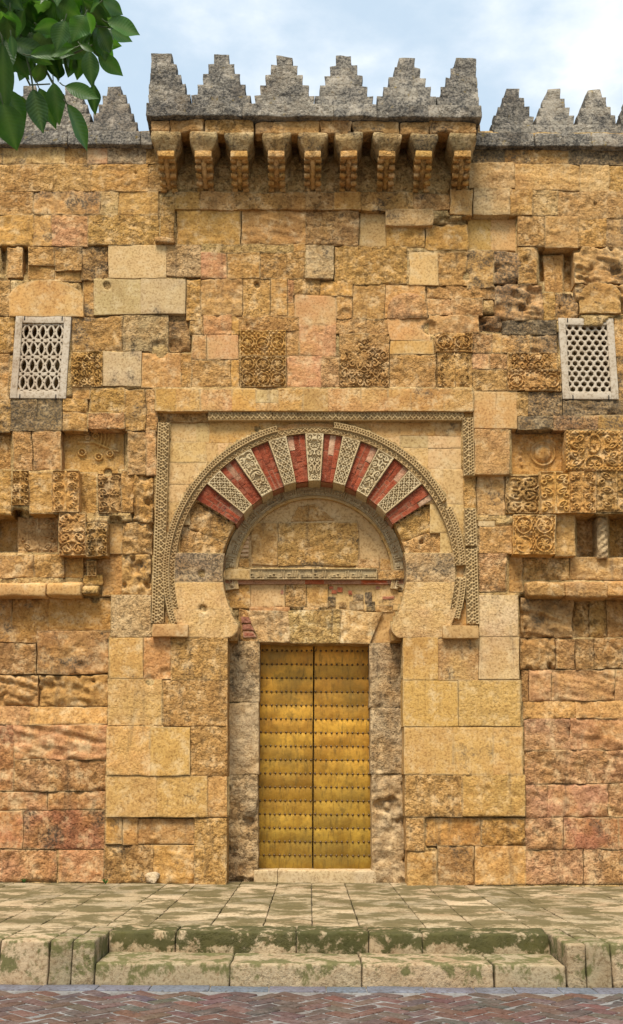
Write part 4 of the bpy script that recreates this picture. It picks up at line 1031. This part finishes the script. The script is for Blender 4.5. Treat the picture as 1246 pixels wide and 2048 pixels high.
# ================================================================== LATTICE WINDOWS
def lattice_window(corners, kind, label):
    (tlx, tly), (trx, try_), (brx, bry), (blx, bly) = corners
    cx = sum(c[0] for c in corners) / 4; cyb = (bly + bry) / 2
    base = at(cx, cyb, 0.0)
    w_ = tag(empty('lattice_window', tuple(base)), label, 'window', 'pierced marble windows')
    Yp = -0.015
    T = at(np.array([tlx, trx, brx, blx]), np.array([tly, try_, bry, bly]), Yp) - base
    x0, x1 = (T[0][0] + T[3][0]) / 2, (T[1][0] + T[2][0]) / 2; z0, z1 = (T[2][2] + T[3][2]) / 2, (T[0][2] + T[1][2]) / 2
    fw = 0.125 * (x1 - x0); fb = 0.09 * (z1 - z0); ft = 0.085 * (z1 - z0)
    col = (0.43, 0.36, 0.27, 0.4)
    yb = Yp - base[1]
    for lo, hi in (((x0, yb, z0), (x0 + fw, yb + .10, z1)), ((x1 - fw, yb, z0), (x1, yb + .10, z1)), ((x0 + fw, yb + .001, z1 - ft), (x1 - fw, yb + .10, z1 - .001)), ((x0 + fw, yb + .001, z0 + .001), (x1 - fw, yb + .10, z0 + fb))):
        MB().add(rbox(lo, hi, 0.006, 0.1, 0.0025, 4.0)).build('frame', 'screen', w_, col)
    # iron cramps
    for fx, zt_ in ((0.16, z1), (0.84, z1), (0.18, z0), (0.82, z0)):
        xx = x0 + (x1 - x0) * fx; s = -1 if zt_ == z1 else 1
        zA, zB = sorted((zt_, zt_ + s * 0.06))
        MB().add(rbox((xx - .008, yb - .006, zA - .01), (xx + .008, yb + .02, zB), 0.003, 0.1, 0)).build('cramp', 'iron', w_)
    X0, X1, Z0, Z1 = x0 + fw, x1 - fw, z0 + fb, z1 - ft
    yl = yb + 0.02
    # the screen itself: a plate with the openings cut through
    rs = 0.0058; nu = int((X1 - X0) / rs); nv = int((Z1 - Z0) / rs)
    gx = np.linspace(X0, X1, nu + 1); gz = np.linspace(Z0, Z1, nv + 1)
    cx_, cz_ = np.meshgrid((gx[1:] + gx[:-1]) / 2, (gz[1:] + gz[:-1]) / 2, indexing='ij')
    wob = 0.006 * vnoise(cx_ * 9, 0 * cx_, cz_ * 9, 61)
    u_, v_ = (cx_ - X0 + wob), (cz_ - Z0 + wob)
    if kind == 'hex':
        sx = (X1 - X0) / 5.5; sz = (Z1 - Z0) / 13.0
        r_ = np.floor(v_ / sz); lx = ((u_ / sx + 0.5 * (r_ % 2)) % 1 - 0.5) * sx; lz = (v_ / sz - r_ - 0.5) * sz
        holes = np.maximum(np.abs(lx), np.abs(lx) * 0.5 + np.abs(lz) * 0.866) < 0.325 * sx
    else:
        sx = (X1 - X0) / 5.0; sz = (Z1 - Z0) / 4.0
        a = (u_ / sx) % 1; b2 = (v_ / sz) % 1; dz = np.abs(b2 - 0.5); da = np.abs(a - 0.5)
        ves = da < 0.30 * (1 - (dz / 0.36) ** 2)
        db = np.minimum(a, 1 - a); dzz = np.minimum(b2, 1 - b2)
        tri = (dzz > 0.10) & (dzz < 0.36) & (db < 0.30 * (1 - (dzz - 0.10) / 0.26))
        eye = np.hypot(da * sx, dzz * sz) < 0.17 * sx
        side = (db < 0.07) & (dz < 0.03)
        holes = ves | (tri & ~(da < 0.30 * (1 - (dz / 0.36) ** 2) + 0.13)) | eye | side
    keep = ~holes
    nV = (nu + 1) * (nv + 1)
    VX, VZ = np.meshgrid(gx, gz, indexing='ij')
    yy = yl + 0.0015 * vnoise(VX * 12, 0 * VX, VZ * 12, 63)
    Vf = np.stack([VX, yy, VZ], -1).reshape(-1, 3); Vb = Vf + np.array((0, 0.05, 0))
    idx = np.arange(nV).reshape(nu + 1, nv + 1)
    q = np.stack([idx[:-1, :-1], idx[1:, :-1], idx[1:, 1:], idx[:-1, 1:]], -1)
    Fq = [q[keep]]
    kp = np.pad(keep, 1, constant_values=True)
    for (e0, e1, dx, dy) in ((0, 1, 0, -1), (1, 2, 1, 0), (2, 3, 0, 1), (3, 0, -1, 0)):
        nb_ = kp[1 + dx:1 + dx + nu, 1 + dy:1 + dy + nv]; m_ = keep & ~nb_
        A_, B_ = q[..., e0][m_], q[..., e1][m_]; Fq.append(np.stack([A_, A_ + nV, B_ + nV, B_], -1))
    me = mesh_np('lattice', np.concatenate([Vf, Vb]), np.concatenate(Fq), False)
    link('lattice', me, M['screen'], w_, col)
    return w_
lattice_window([(31, 632), (143, 632), (131, 796), (20, 797)], 'rings', 'pale marble window screen pierced with overlapping rings and pointed ovals, above blackened blocks')
lattice_window([(1114, 636), (1226, 636), (1239, 799), (1129, 797)], 'hex', 'pale marble window screen pierced with staggered round holes, above the carved rosette block')

# ================================================================== DOOR
door = tag(empty('double_door', tuple(at(628, 1735, 0.74))), 'golden brass-plated double door studded in rows, within the stone doorway', 'door')
DB = np.array(door.location)
YD = 0.74
zT = at(628, 1278, YD)[2]; zB = at(628, 1738, YD)[2]
xL, xM, xR = at(508, 1500, YD)[0], at(626.5, 1500, YD)[0], at(750, 1500, YD)[0]
rows_px = np.linspace(1303, 1712, 16) + np.linspace(0, 1, 16) * 0
zr = [at(628, y, YD)[2] for y in rows_px]
zb_ = [zT] + zr[1:-1] + [zr[-1], zB]
for s, (xa, xb) in ((-1, (xL, xM - 0.009)), (1, (xM + 0.009, xR))):
    leaf = MB().add(rbox(np.array((xa, YD + .012, zB)) - DB, np.array((xb, YD + 0.09, zT)) - DB, 0.006, 0.3, 0)).build('door_leaf', 'brass', door, (0.55, 0.5, 0.45, 1))
    edges = [zT] + zr + [zB]
    for i in range(len(edges) - 1):
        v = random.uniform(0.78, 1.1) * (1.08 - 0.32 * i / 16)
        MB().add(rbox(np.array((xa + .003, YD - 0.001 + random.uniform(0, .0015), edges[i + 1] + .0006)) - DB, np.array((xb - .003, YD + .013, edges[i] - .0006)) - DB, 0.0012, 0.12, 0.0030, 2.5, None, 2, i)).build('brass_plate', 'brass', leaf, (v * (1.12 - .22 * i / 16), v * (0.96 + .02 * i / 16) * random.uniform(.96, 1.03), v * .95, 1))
    mb = MB()
    nst = 11
    for i, z in enumerate(zr):
        for k in range(nst):
            f = (k + 0.55) / nst if s < 0 else (k + 0.45) / nst
            xa2 = at(516 if s < 0 else 626, 1500, YD)[0]; xb2 = at(626 if s < 0 else 743, 1500, YD)[0]
            xx = xa2 + (xb2 - xa2) * f + random.uniform(-.004, .004); zz = z + 0.010 + random.uniform(-.004, .004)
            V = []; Fq = []
            for a in range(4):
                ph = a / 3 * math.pi / 2 * 0.95; rr = 0.0165 * math.cos(ph); yy = YD - 0.002 - 0.017 * math.sin(ph)
                for q in range(8): V.append((xx + rr * math.cos(q * math.pi / 4) - DB[0], yy - DB[1], zz + rr * math.sin(q * math.pi / 4) - DB[2]))
            for a in range(3):
                for q in range(8): Fq.append((a * 8 + q, a * 8 + (q + 1) % 8, a * 8 + 8 + (q + 1) % 8, a * 8 + 8 + q))
            mb.add((np.array(V), np.array(Fq)))
    st_ = mb.build('studs', 'stud', leaf); st_['kind'] = 'stuff'

# ================================================================== GROUND
RZ = -0.34
def plane(name, x0, x1, y0, y1, z, mat, color=(0.5, 0.5, 0.5, 0.3), n=1):
    V = [(x0, y0, z), (x1, y0, z), (x1, y1, z), (x0, y1, z)]
    me = mesh_np(name, V, [(0, 1, 2, 3)], False); return link(name, me, M[mat], None, color)
gr = plane('ground', -900, 900, -900, 900, RZ - 0.06, 'asphalt'); gr['kind'] = 'structure'; gr['label'] = 'dark street ground around the wall'
YS = -5.25; YU = -4.65        # lower step front (and kerb face), upper riser
road = plane('road', -12, 12, -24, YS - 0.05, RZ - 0.0045, 'sand', (0.17, 0.165, 0.16, 0.4)); road['kind'] = 'structure'; road['label'] = 'street paved with red-brown clay bricks in herringbone'
# herringbone clay pavers at 45 degrees
W_, L_ = 0.135, 0.27
def paver_mesh(i):
    V, Fc = rbox((-L_ / 2 + .010, -W_ / 2 + .010, -0.05), (L_ / 2 - .010, W_ / 2 - .010, 0.0), 0.010, 0.14, 0.004, 9.0, None, 2, i)
    keep = V[Fc][:, :, 2].max(1) > -0.045
    me = mesh_np('brick', V, Fc[keep]); me.materials.append(M['paver']); return me
PM = [paver_mesh(i) for i in range(6)]
cand = []
c45 = math.cos(R(45)); 
for j in range(-60, 60):
    for k in range(-40, 40):
        for kind in (0, 1):
            if kind == 0: ax, ay, rot = j + 4 * k + 1, j + 0.5, 0
            else: ax, ay, rot = j + 4 * k + 0.5, j + 2.0, 90
            lx, ly = ax * W_, ay * W_
            x = (lx - ly) * c45; y = (lx + ly) * c45 - 11.0
            if -5.5 < x < 5.5 and -14.0 < y < YS - 0.30:
                px, py = proj((x, y, RZ))
                vis = -30 < px < 1276 and py < 2075
                cand.append((not vis, -y if vis else abs(x) - y, x, y, rot))
cand.sort()
PCOL = [(0.098, 0.055, 0.042), (0.11, 0.064, 0.05), (0.085, 0.055, 0.045), (0.07, 0.058, 0.052), (0.10, 0.07, 0.056), (0.074, 0.064, 0.058)]
rest = MB(); nvis = 0
for q, (nv_, _, x, y, rot) in enumerate(cand):
    z = RZ + random.uniform(-0.002, 0.005); ang = R(45 + rot) + random.uniform(-.03, .03)
    if not nv_ and nvis < 300:
        nvis += 1
        me = PM[q % 6]; o = bpy.data.objects.new('brick', me); COL.objects.link(o); o.parent = road
        o.location = (x, y, z); o.rotation_euler = (random.uniform(-.01, .01), random.uniform(-.01, .01), ang)
        cc = random.choice(PCOL); o.color = (*[v * random.uniform(.85, 1.15) for v in cc], random.uniform(.2, .7))
    else:
        V, Fc = rbox((-L_ / 2 + .010, -W_ / 2 + .010, -0.05), (L_ / 2 - .010, W_ / 2 - .010, 0.0), 0.010, 0.3, 0)
        ca, sa = math.cos(ang), math.sin(ang)
        V2 = np.stack([V[:, 0] * ca - V[:, 1] * sa + x, V[:, 0] * sa + V[:, 1] * ca + y, V[:, 2] + z], -1)
        rest.add((V2, Fc))
print('pavers visible', nvis, 'of', len(cand))
o = rest.build('brick_field', 'paver', road, (0.19, 0.085, 0.055, 0.4)); o['kind'] = 'stuff'

gut = empty('gutter'); gut['kind'] = 'structure'; gut['label'] = 'narrow bluish grey granite strip along the foot of the kerb'
x = -6.5
while x < 6.5:
    x2 = x + random.uniform(0.24, 0.5)
    box_obj('gutter_stone', (x + .004, YS - 0.24, RZ - 0.1), (x2 - .004, YS - 0.01, RZ + 0.004 + random.uniform(-.003, .003)), 'granite', gut, (0.11 * random.uniform(.85, 1.15), 0.115, 0.135, 0.5), 0.008, 0.12, 0.004); x = x2

# raised pavement
pav = empty('pavement'); pav['kind'] = 'structure'; pav['label'] = 'raised pale stone pavement with brown moss in front of the wall'
core = MB()
XSL, XSR = atz(213, 1866, 0)[0], atz(1097, 1866, 0)[0]
XLL, XLR = atz(190, 1953, RZ)[0], atz(1127, 1967, RZ)[0]
core.add(rbox((-8, YU + 0.25, -0.34), (8, 1.2, -0.05), 0.005, 3, 0))
core.add(rbox((-8, YS + 0.1, -0.34), (XSL - .15, YU + .3, -0.055), 0.005, 3, 0)).add(rbox((XSR + .15, YS + 0.1, -0.34), (8, YU + .3, -0.055), 0.005, 3, 0))
core.build('pavement_bed', 'sand', pav, (0.25, 0.2, 0.12, 0.4))
SC = [(0.38, 0.295, 0.185), (0.30, 0.24, 0.15), (0.43, 0.33, 0.21), (0.24, 0.195, 0.12), (0.33, 0.255, 0.155)]
def slab(name, x0, x1, y0, y1, z0=-0.09, z1=0.0, mat='paving', parent=pav, amp=0.004, r=0.010, res=0.12, g_=0.004):
    c = random.choice(SC); k = random.uniform(.88, 1.08)
    return box_obj(name, (x0 + g_, y0 + g_, z0), (x1 - g_, y1 - g_, z1 + random.uniform(-.003, .003)), mat, parent, (c[0] * k, c[1] * k, c[2] * k, random.uniform(.2, .6)), r, res, amp, 5.0, None, random.randint(0, 60))
# columns of slabs running from the kerb to the wall
edges = [-7.6]
while edges[-1] < 7.2: edges.append(edges[-1] + random.uniform(0.36, 0.62))
for i in range(len(edges) - 1):
    x0, x1 = edges[i], edges[i + 1]
    inner = x0 > XSL - 0.02 and x1 < XSR + 0.3
    y = YU + 0.42 + 0 * random.random()
    first = True
    while y < 0.62:
        y2 = y + random.uniform(0.40, 0.85) * (0.6 if first else 1); first = False
        if 0.62 - y2 < 0.3: y2 = 0.75
        slab('paving_slab', x0, x1, y, y2); y = y2
# kerb: full-height blocks beside the steps, tops running back
kerb = empty('kerb'); kerb['kind'] = 'structure'; kerb['label'] = 'tall kerb of pale limestone blocks on both sides of the steps'
def kx(px, py=1880): return atz(px, py, 0)[0]
YK = YU + 0.42
lx = [-7.6, -5.6, -4.4, kx(-130), kx(2), kx(101), kx(147), XSL]
rx = [XSR, kx(1158), kx(1206), kx(1330), 4.6, 5.8, 7.6]
for i in range(len(lx) - 1):
    if i == len(lx) - 2:
        slab('kerb_stone', lx[i], lx[i + 1], YS, YK, RZ - .05, 0.0, 'step', kerb, 0.006, 0.02, 0.07)
    else: slab('kerb_stone', lx[i], lx[i + 1], YS, YS + .45, RZ - .05, 0.0, 'step', kerb, 0.006, 0.02, 0.07); slab('kerb_stone', lx[i], lx[i + 1], YS + .452, YK, -.1, 0.0, 'paving', kerb)
for i in range(len(rx) - 1):
    if i == 0: slab('kerb_stone', rx[i], rx[i + 1], YS, YK, RZ - .05, 0.0, 'step', kerb, 0.006, 0.02, 0.07)
    else: slab('kerb_stone', rx[i], rx[i + 1], YS, YS + .45, RZ - .05, 0.0, 'step', kerb, 0.006, 0.02, 0.07); slab('kerb_stone', rx[i], rx[i + 1], YS + .452, YK, -.1, 0.0, 'paving', kerb)
# two steps let into the kerb
steps = empty('steps'); steps['kind'] = 'structure'; steps['label'] = 'two mossy limestone steps between the kerb blocks'
ux = [XSL] + [atz(p, 1866, 0)[0] for p in (349, 592, 738, 845)] + [XSR]
for i in range(len(ux) - 1): slab('step_stone', ux[i], ux[i + 1], YU, YK, -0.20, 0.0, 'riser', steps, 0.008, 0.022, 0.06, 0.003)
zs = -0.17
lx2 = [XSL] + [atz(p, 1932, zs)[0] for p in (458, 725, 990)] + [XSR]
for i in range(len(lx2) - 1): slab('step_stone', lx2[i], lx2[i + 1], YS + .01, YU + 0.10, RZ - .05, zs, 'step', steps, 0.006, 0.02, 0.07, 0.004)

# ================================================================== SMALL THINGS
def rock(name, px, py, sx, sy, sz, col, label):
    p = atz(px, py, 0.0); 
    o = box_obj(name, (p[0] - sx / 2, p[1] - sy / 2, -0.01), (p[0] + sx / 2, p[1] + sy / 2, sz), 'stone', None, col, min(sx, sy, sz) * 0.45, 0.03, 0.028, 6.0, None, int(px))
    tag(o, label, 'stone', 'loose stones at the foot of the wall'); return o
rock('loose_stone', 976, 1769, 0.36, 0.16, 0.13, (0.55, 0.52, 0.46, 0.3), 'pale grey lump of stone against the foot of the right pilaster')
rock('loose_stone', 302, 1767, 0.20, 0.12, 0.11, (0.46, 0.36, 0.24, 0.3), 'small brownish lump of stone against the foot of the left pilaster')
def weed(px, py, n, h, label):
    p = atz(px, py, 0.0); e = tag(empty('weed', tuple(p)), label, 'plant', 'weeds in the pavement joints')
    for k in range(n):
        a = random.uniform(0, 2 * math.pi); L = h * random.uniform(.6, 1.1); lean = random.uniform(.3, 1.0)
        V = []; Fq = []
        for i in range(4):
            t = i / 3; w = 0.012 * math.sin(math.pi * (0.12 + 0.85 * t)); rr = lean * L * t; z = L * t * (1 - 0.35 * t * lean)
            for s in (-1, 1): V.append((rr * math.cos(a) - s * w * math.sin(a), rr * math.sin(a) * .6 + s * w * math.cos(a), z))
        for i in range(3): Fq.append((2 * i, 2 * i + 1, 2 * i + 3, 2 * i + 2))
        link('leaf', mesh_np('leaf', V, Fq), M['weed'], e)
weed(48, 1766, 14, 0.09, 'low green weed at the foot of the orange block, far left')
weed(1167, 1768, 18, 0.14, 'green weed in the joint at the foot of the right wall')
weed(211, 1768, 10, 0.08, 'tiny green weed in the corner beside the left pilaster')

# ================================================================== ORANGE TREE, overhanging from the left
tree = tag(empty('orange_tree', (-2.05, -13.3, RZ)), 'dark green citrus branch with glossy pointed leaves hanging in at the upper left', 'tree')
TB = np.array(tree.location)
def tpt(px, py, dist):
    d = ray(px, py); d = d / np.linalg.norm(d, axis=-1, keepdims=True); return CN + d * dist
tr_pts = [np.array((-2.05, -13.3, RZ - .02)), np.array((-2.03, -13.28, .6)), np.array((-2.06, -13.25, 1.4)), np.array((-1.98, -13.2, 2.1)), np.array((-1.75, -13.1, 2.9)), np.array((-1.5, -13.0, 3.4))]
MB().add(tube([p - TB for p in tr_pts], [.11, .095, .085, .075, .05, .03], 12)).build('trunk', 'bark', tree)
tip = tpt(20, 20, 2.35)
limb = [tr_pts[3], np.array((-1.5, -12.95, 2.55)), np.array((-1.05, -12.8, 2.85)), tip + np.array((-.12, 0, .06)), tip, tpt(75, 100, 2.3)]
MB().add(tube([p - TB for p in limb], [.05, .038, .026, .014, .010, .005], 8)).build('limb', 'bark', tree)
def twig(pts, r0=.0035):
    P = [tpt(*p) - TB for p in pts]
    MB().add(tube(P, np.linspace(r0, .0014, len(P)), 6)).build('twig', 'twig', tree)
twig([(75, 100, 2.3), (83, 125, 2.28), (105, 165, 2.25), (122, 192, 2.22), (134, 208, 2.2)])
twig([(20, 20, 2.35), (45, 80, 2.3), (62, 150, 2.28), (66, 175, 2.27)])
twig([(20, 20, 2.35), (110, 30, 2.3), (180, 50, 2.25), (215, 55, 2.22)])
twig([(-40, 10, 2.3), (0, 60, 2.25), (15, 120, 2.2), (20, 200, 2.18)])
twig([(75, 100, 2.3), (140, 110, 2.25), (185, 90, 2.2)])
twig([(-40, 60, 2.35), (30, 110, 2.4), (60, 170, 2.4), (100, 168, 2.38)])
def leaf_mesh(bend, fold, wav, wf):
    n, mth = 13, 5; V = []; rib = []; lu_ = []; lv_ = []
    for i in range(n):
        t = i / (n - 1); w = wf * (math.sin(math.pi * min(1, t) ** 0.86) ** 1.05) + 0.006 * (1 - t)
        if i == n - 1: w = 0.001
        for k in range(mth):
            s = (k - 2) / 2
            V.append((t, s * w, -bend * t * t + fold * abs(s) * w + wav * math.sin(t * 9 + s) * w * abs(s))); rib.append(1.0 if k == 2 else 0.0); lu_.append(t); lv_.append(abs(s))
    me = mesh_np('leaf', V, grid_faces(n, mth), True, {'rib': rib, 'lu': lu_, 'lv': lv_}); me.materials.append(M['leaf']); return me
LM = [leaf_mesh(b_, f_, w_, wf) for b_, f_, w_, wf in ((.12, .25, .15, .21), (.22, .15, .25, .24), (.05, .35, .1, .20), (.30, .3, .2, .23), (.18, .1, .3, .26), (.1, .5, .15, .22))]
def place_leaf(base, tipp, face, mi, wscale=1.0, stalk=False):
    ax = tipp - base; L = np.linalg.norm(ax); x = ax / L
    f = face - np.dot(face, x) * x; z = f / np.linalg.norm(f); y = np.cross(z, x)
    o = bpy.data.objects.new('leaf', LM[mi]); COL.objects.link(o); o.parent = tree
    mt = Matrix(((x[0] * L, y[0] * L * wscale, z[0] * L, base[0] - TB[0]), (x[1] * L, y[1] * L * wscale, z[1] * L, base[1] - TB[1]), (x[2] * L, y[2] * L * wscale, z[2] * L, base[2] - TB[2]), (0, 0, 0, 1)))
    o.matrix_local = mt
    if stalk:
        e0 = base - x * L * 0.16 + np.array((0, 0, L * 0.05))
        MB().add(tube([e0 - TB, base - x * L * .07 - TB, base + x * L * .04 - TB], [.0013, .0011, .0009], 5)).build('leaf_stalk', 'twig', o.parent)
    return o
# leaves read off the photograph: base, tip (pixels), width factor, distance
LV = [(214, 44, 282, 66, 1.25, 2.2), (205, 2, 250, 26, 1.2, 2.2), (196, 55, 226, 106, 1.2, 2.22), (184, 60, 224, 132, 1.0, 2.28), (196, 110, 246, 150, 1.1, 2.26), (178, 100, 184, 172, 1.0, 2.2), (130, 172, 198, 196, 1.0, 2.18), (188, 168, 185, 228, .9, 2.24),
      (134, 208, 178, 302, .95, 2.18), (66, 178, 86, 266, 1.0, 2.2), (78, 176, 113, 258, .9, 2.24), (107, 165, 116, 245, .8, 2.22), (12, 178, 54, 254, 1.1, 2.22), (22, 182, 48, 246, 1.1, 2.28), (5, 205, 34, 300, 1.15, 2.16), (-20, 80, 20, 230, .75, 2.2), (5, 85, 8, 238, .6, 2.18),
      (20, 20, 22, 90, 1.3, 2.15), (0, 20, 24, 76, 1.2, 2.14), (22, 70, 28, 118, .9, 2.12), (90, 110, 120, 160, 1.2, 2.3), (124, 108, 106, 164, 1.1, 2.28), (150, 100, 134, 156, 1.2, 2.3), (166, 105, 152, 160, 1.1, 2.3), (62, 100, 30, 160, 1.2, 2.32), (84, 120, 74, 176, .9, 2.25),
      (170, 30, 142, 80, 1.3, 2.12), (172, 24, 186, 70, 1.1, 2.13), (130, 40, 110, 100, 1.4, 2.14), (118, 45, 70, 62, 1.1, 2.16), (75, 50, 118, 68, 1.1, 2.17), (150, 95, 80, 108, .8, 2.15), (60, 110, 150, 104, .7, 2.16), (160, 88, 188, 104, .9, 2.14), (200, 5, 170, 18, 1.1, 2.15), (110, 5, 165, 40, 1.2, 2.2), (215, 20, 246, 50, .9, 2.21)]
rng = random.Random(5)
for i, (bx, by, tx, ty, wf, ds) in enumerate(LV):
    B_ = tpt(bx, by, ds); T_ = tpt(tx, ty, ds + rng.uniform(-.03, .03))
    face = (CN - B_) / np.linalg.norm(CN - B_) + np.array((rng.uniform(-.6, .6), rng.uniform(-.3, .3), rng.uniform(-.2, .7)))
    place_leaf(B_, T_, face, rng.randrange(6), wf * 1.2, True)
# denser leaves further back in the bough
for i in range(300):
    for _ in range(30):
        bx, by = rng.uniform(-70, 215), rng.uniform(-100, 130)
        if by < 105 - 0.25 * max(0, bx - 60) and (bx < 200) and not (55 < bx < 110 and 60 < by < 130 and rng.random() < .8): break
    a = R(rng.uniform(20, 160)); Lp = rng.uniform(60, 95); ds = rng.uniform(2.22, 2.6)
    B_ = tpt(bx, by, ds); T_ = tpt(bx + Lp * math.cos(a), by + Lp * math.sin(a) * .8, ds + rng.uniform(-.06, .06))
    face = (CN - B_) / np.linalg.norm(CN - B_) + np.array((rng.uniform(-.9, .9), rng.uniform(-.4, .4), rng.uniform(-.3, .9)))
    place_leaf(B_, T_, face, rng.randrange(6), rng.uniform(.95, 1.3))
# crown outside the picture, one mass of leaves
cV, cF, nn = [], [], 0
LMv = []
for me in LM:
    v = np.empty(len(me.vertices) * 3, np.float32); me.vertices.foreach_get('co', v); LMv.append(v.reshape(-1, 3))
gf = grid_faces(13, 5)
for i in range(1500):
    while True:
        p = np.array([rng.gauss(0, 1) for _ in range(3)]); p = p / np.linalg.norm(p) * rng.uniform(.45, 1.0) ** .5
        q = np.array((-1.9, -13.3, 3.35)) + p * np.array((.95, 1.0, .85))
        if q[0] < -1.05 and q[2] > 2.2: break
    a = np.array([rng.gauss(0, 1), rng.gauss(0, 1), rng.gauss(-.5, .7)]); a /= np.linalg.norm(a)
    f = np.array((rng.gauss(0, .5), rng.gauss(0, .5), 1)); f = f - np.dot(f, a) * a; f /= np.linalg.norm(f); y = np.cross(f, a); L = rng.uniform(.07, .11)
    v = LMv[rng.randrange(6)]
    cV.append(q - TB + L * (v[:, :1] * a + v[:, 1:2] * y + v[:, 2:] * f)); cF.append(gf + nn); nn += len(v)
o = link('crown', mesh_np('crown', np.concatenate(cV), np.concatenate(cF)), M['leaf'], tree); o['kind'] = 'stuff'
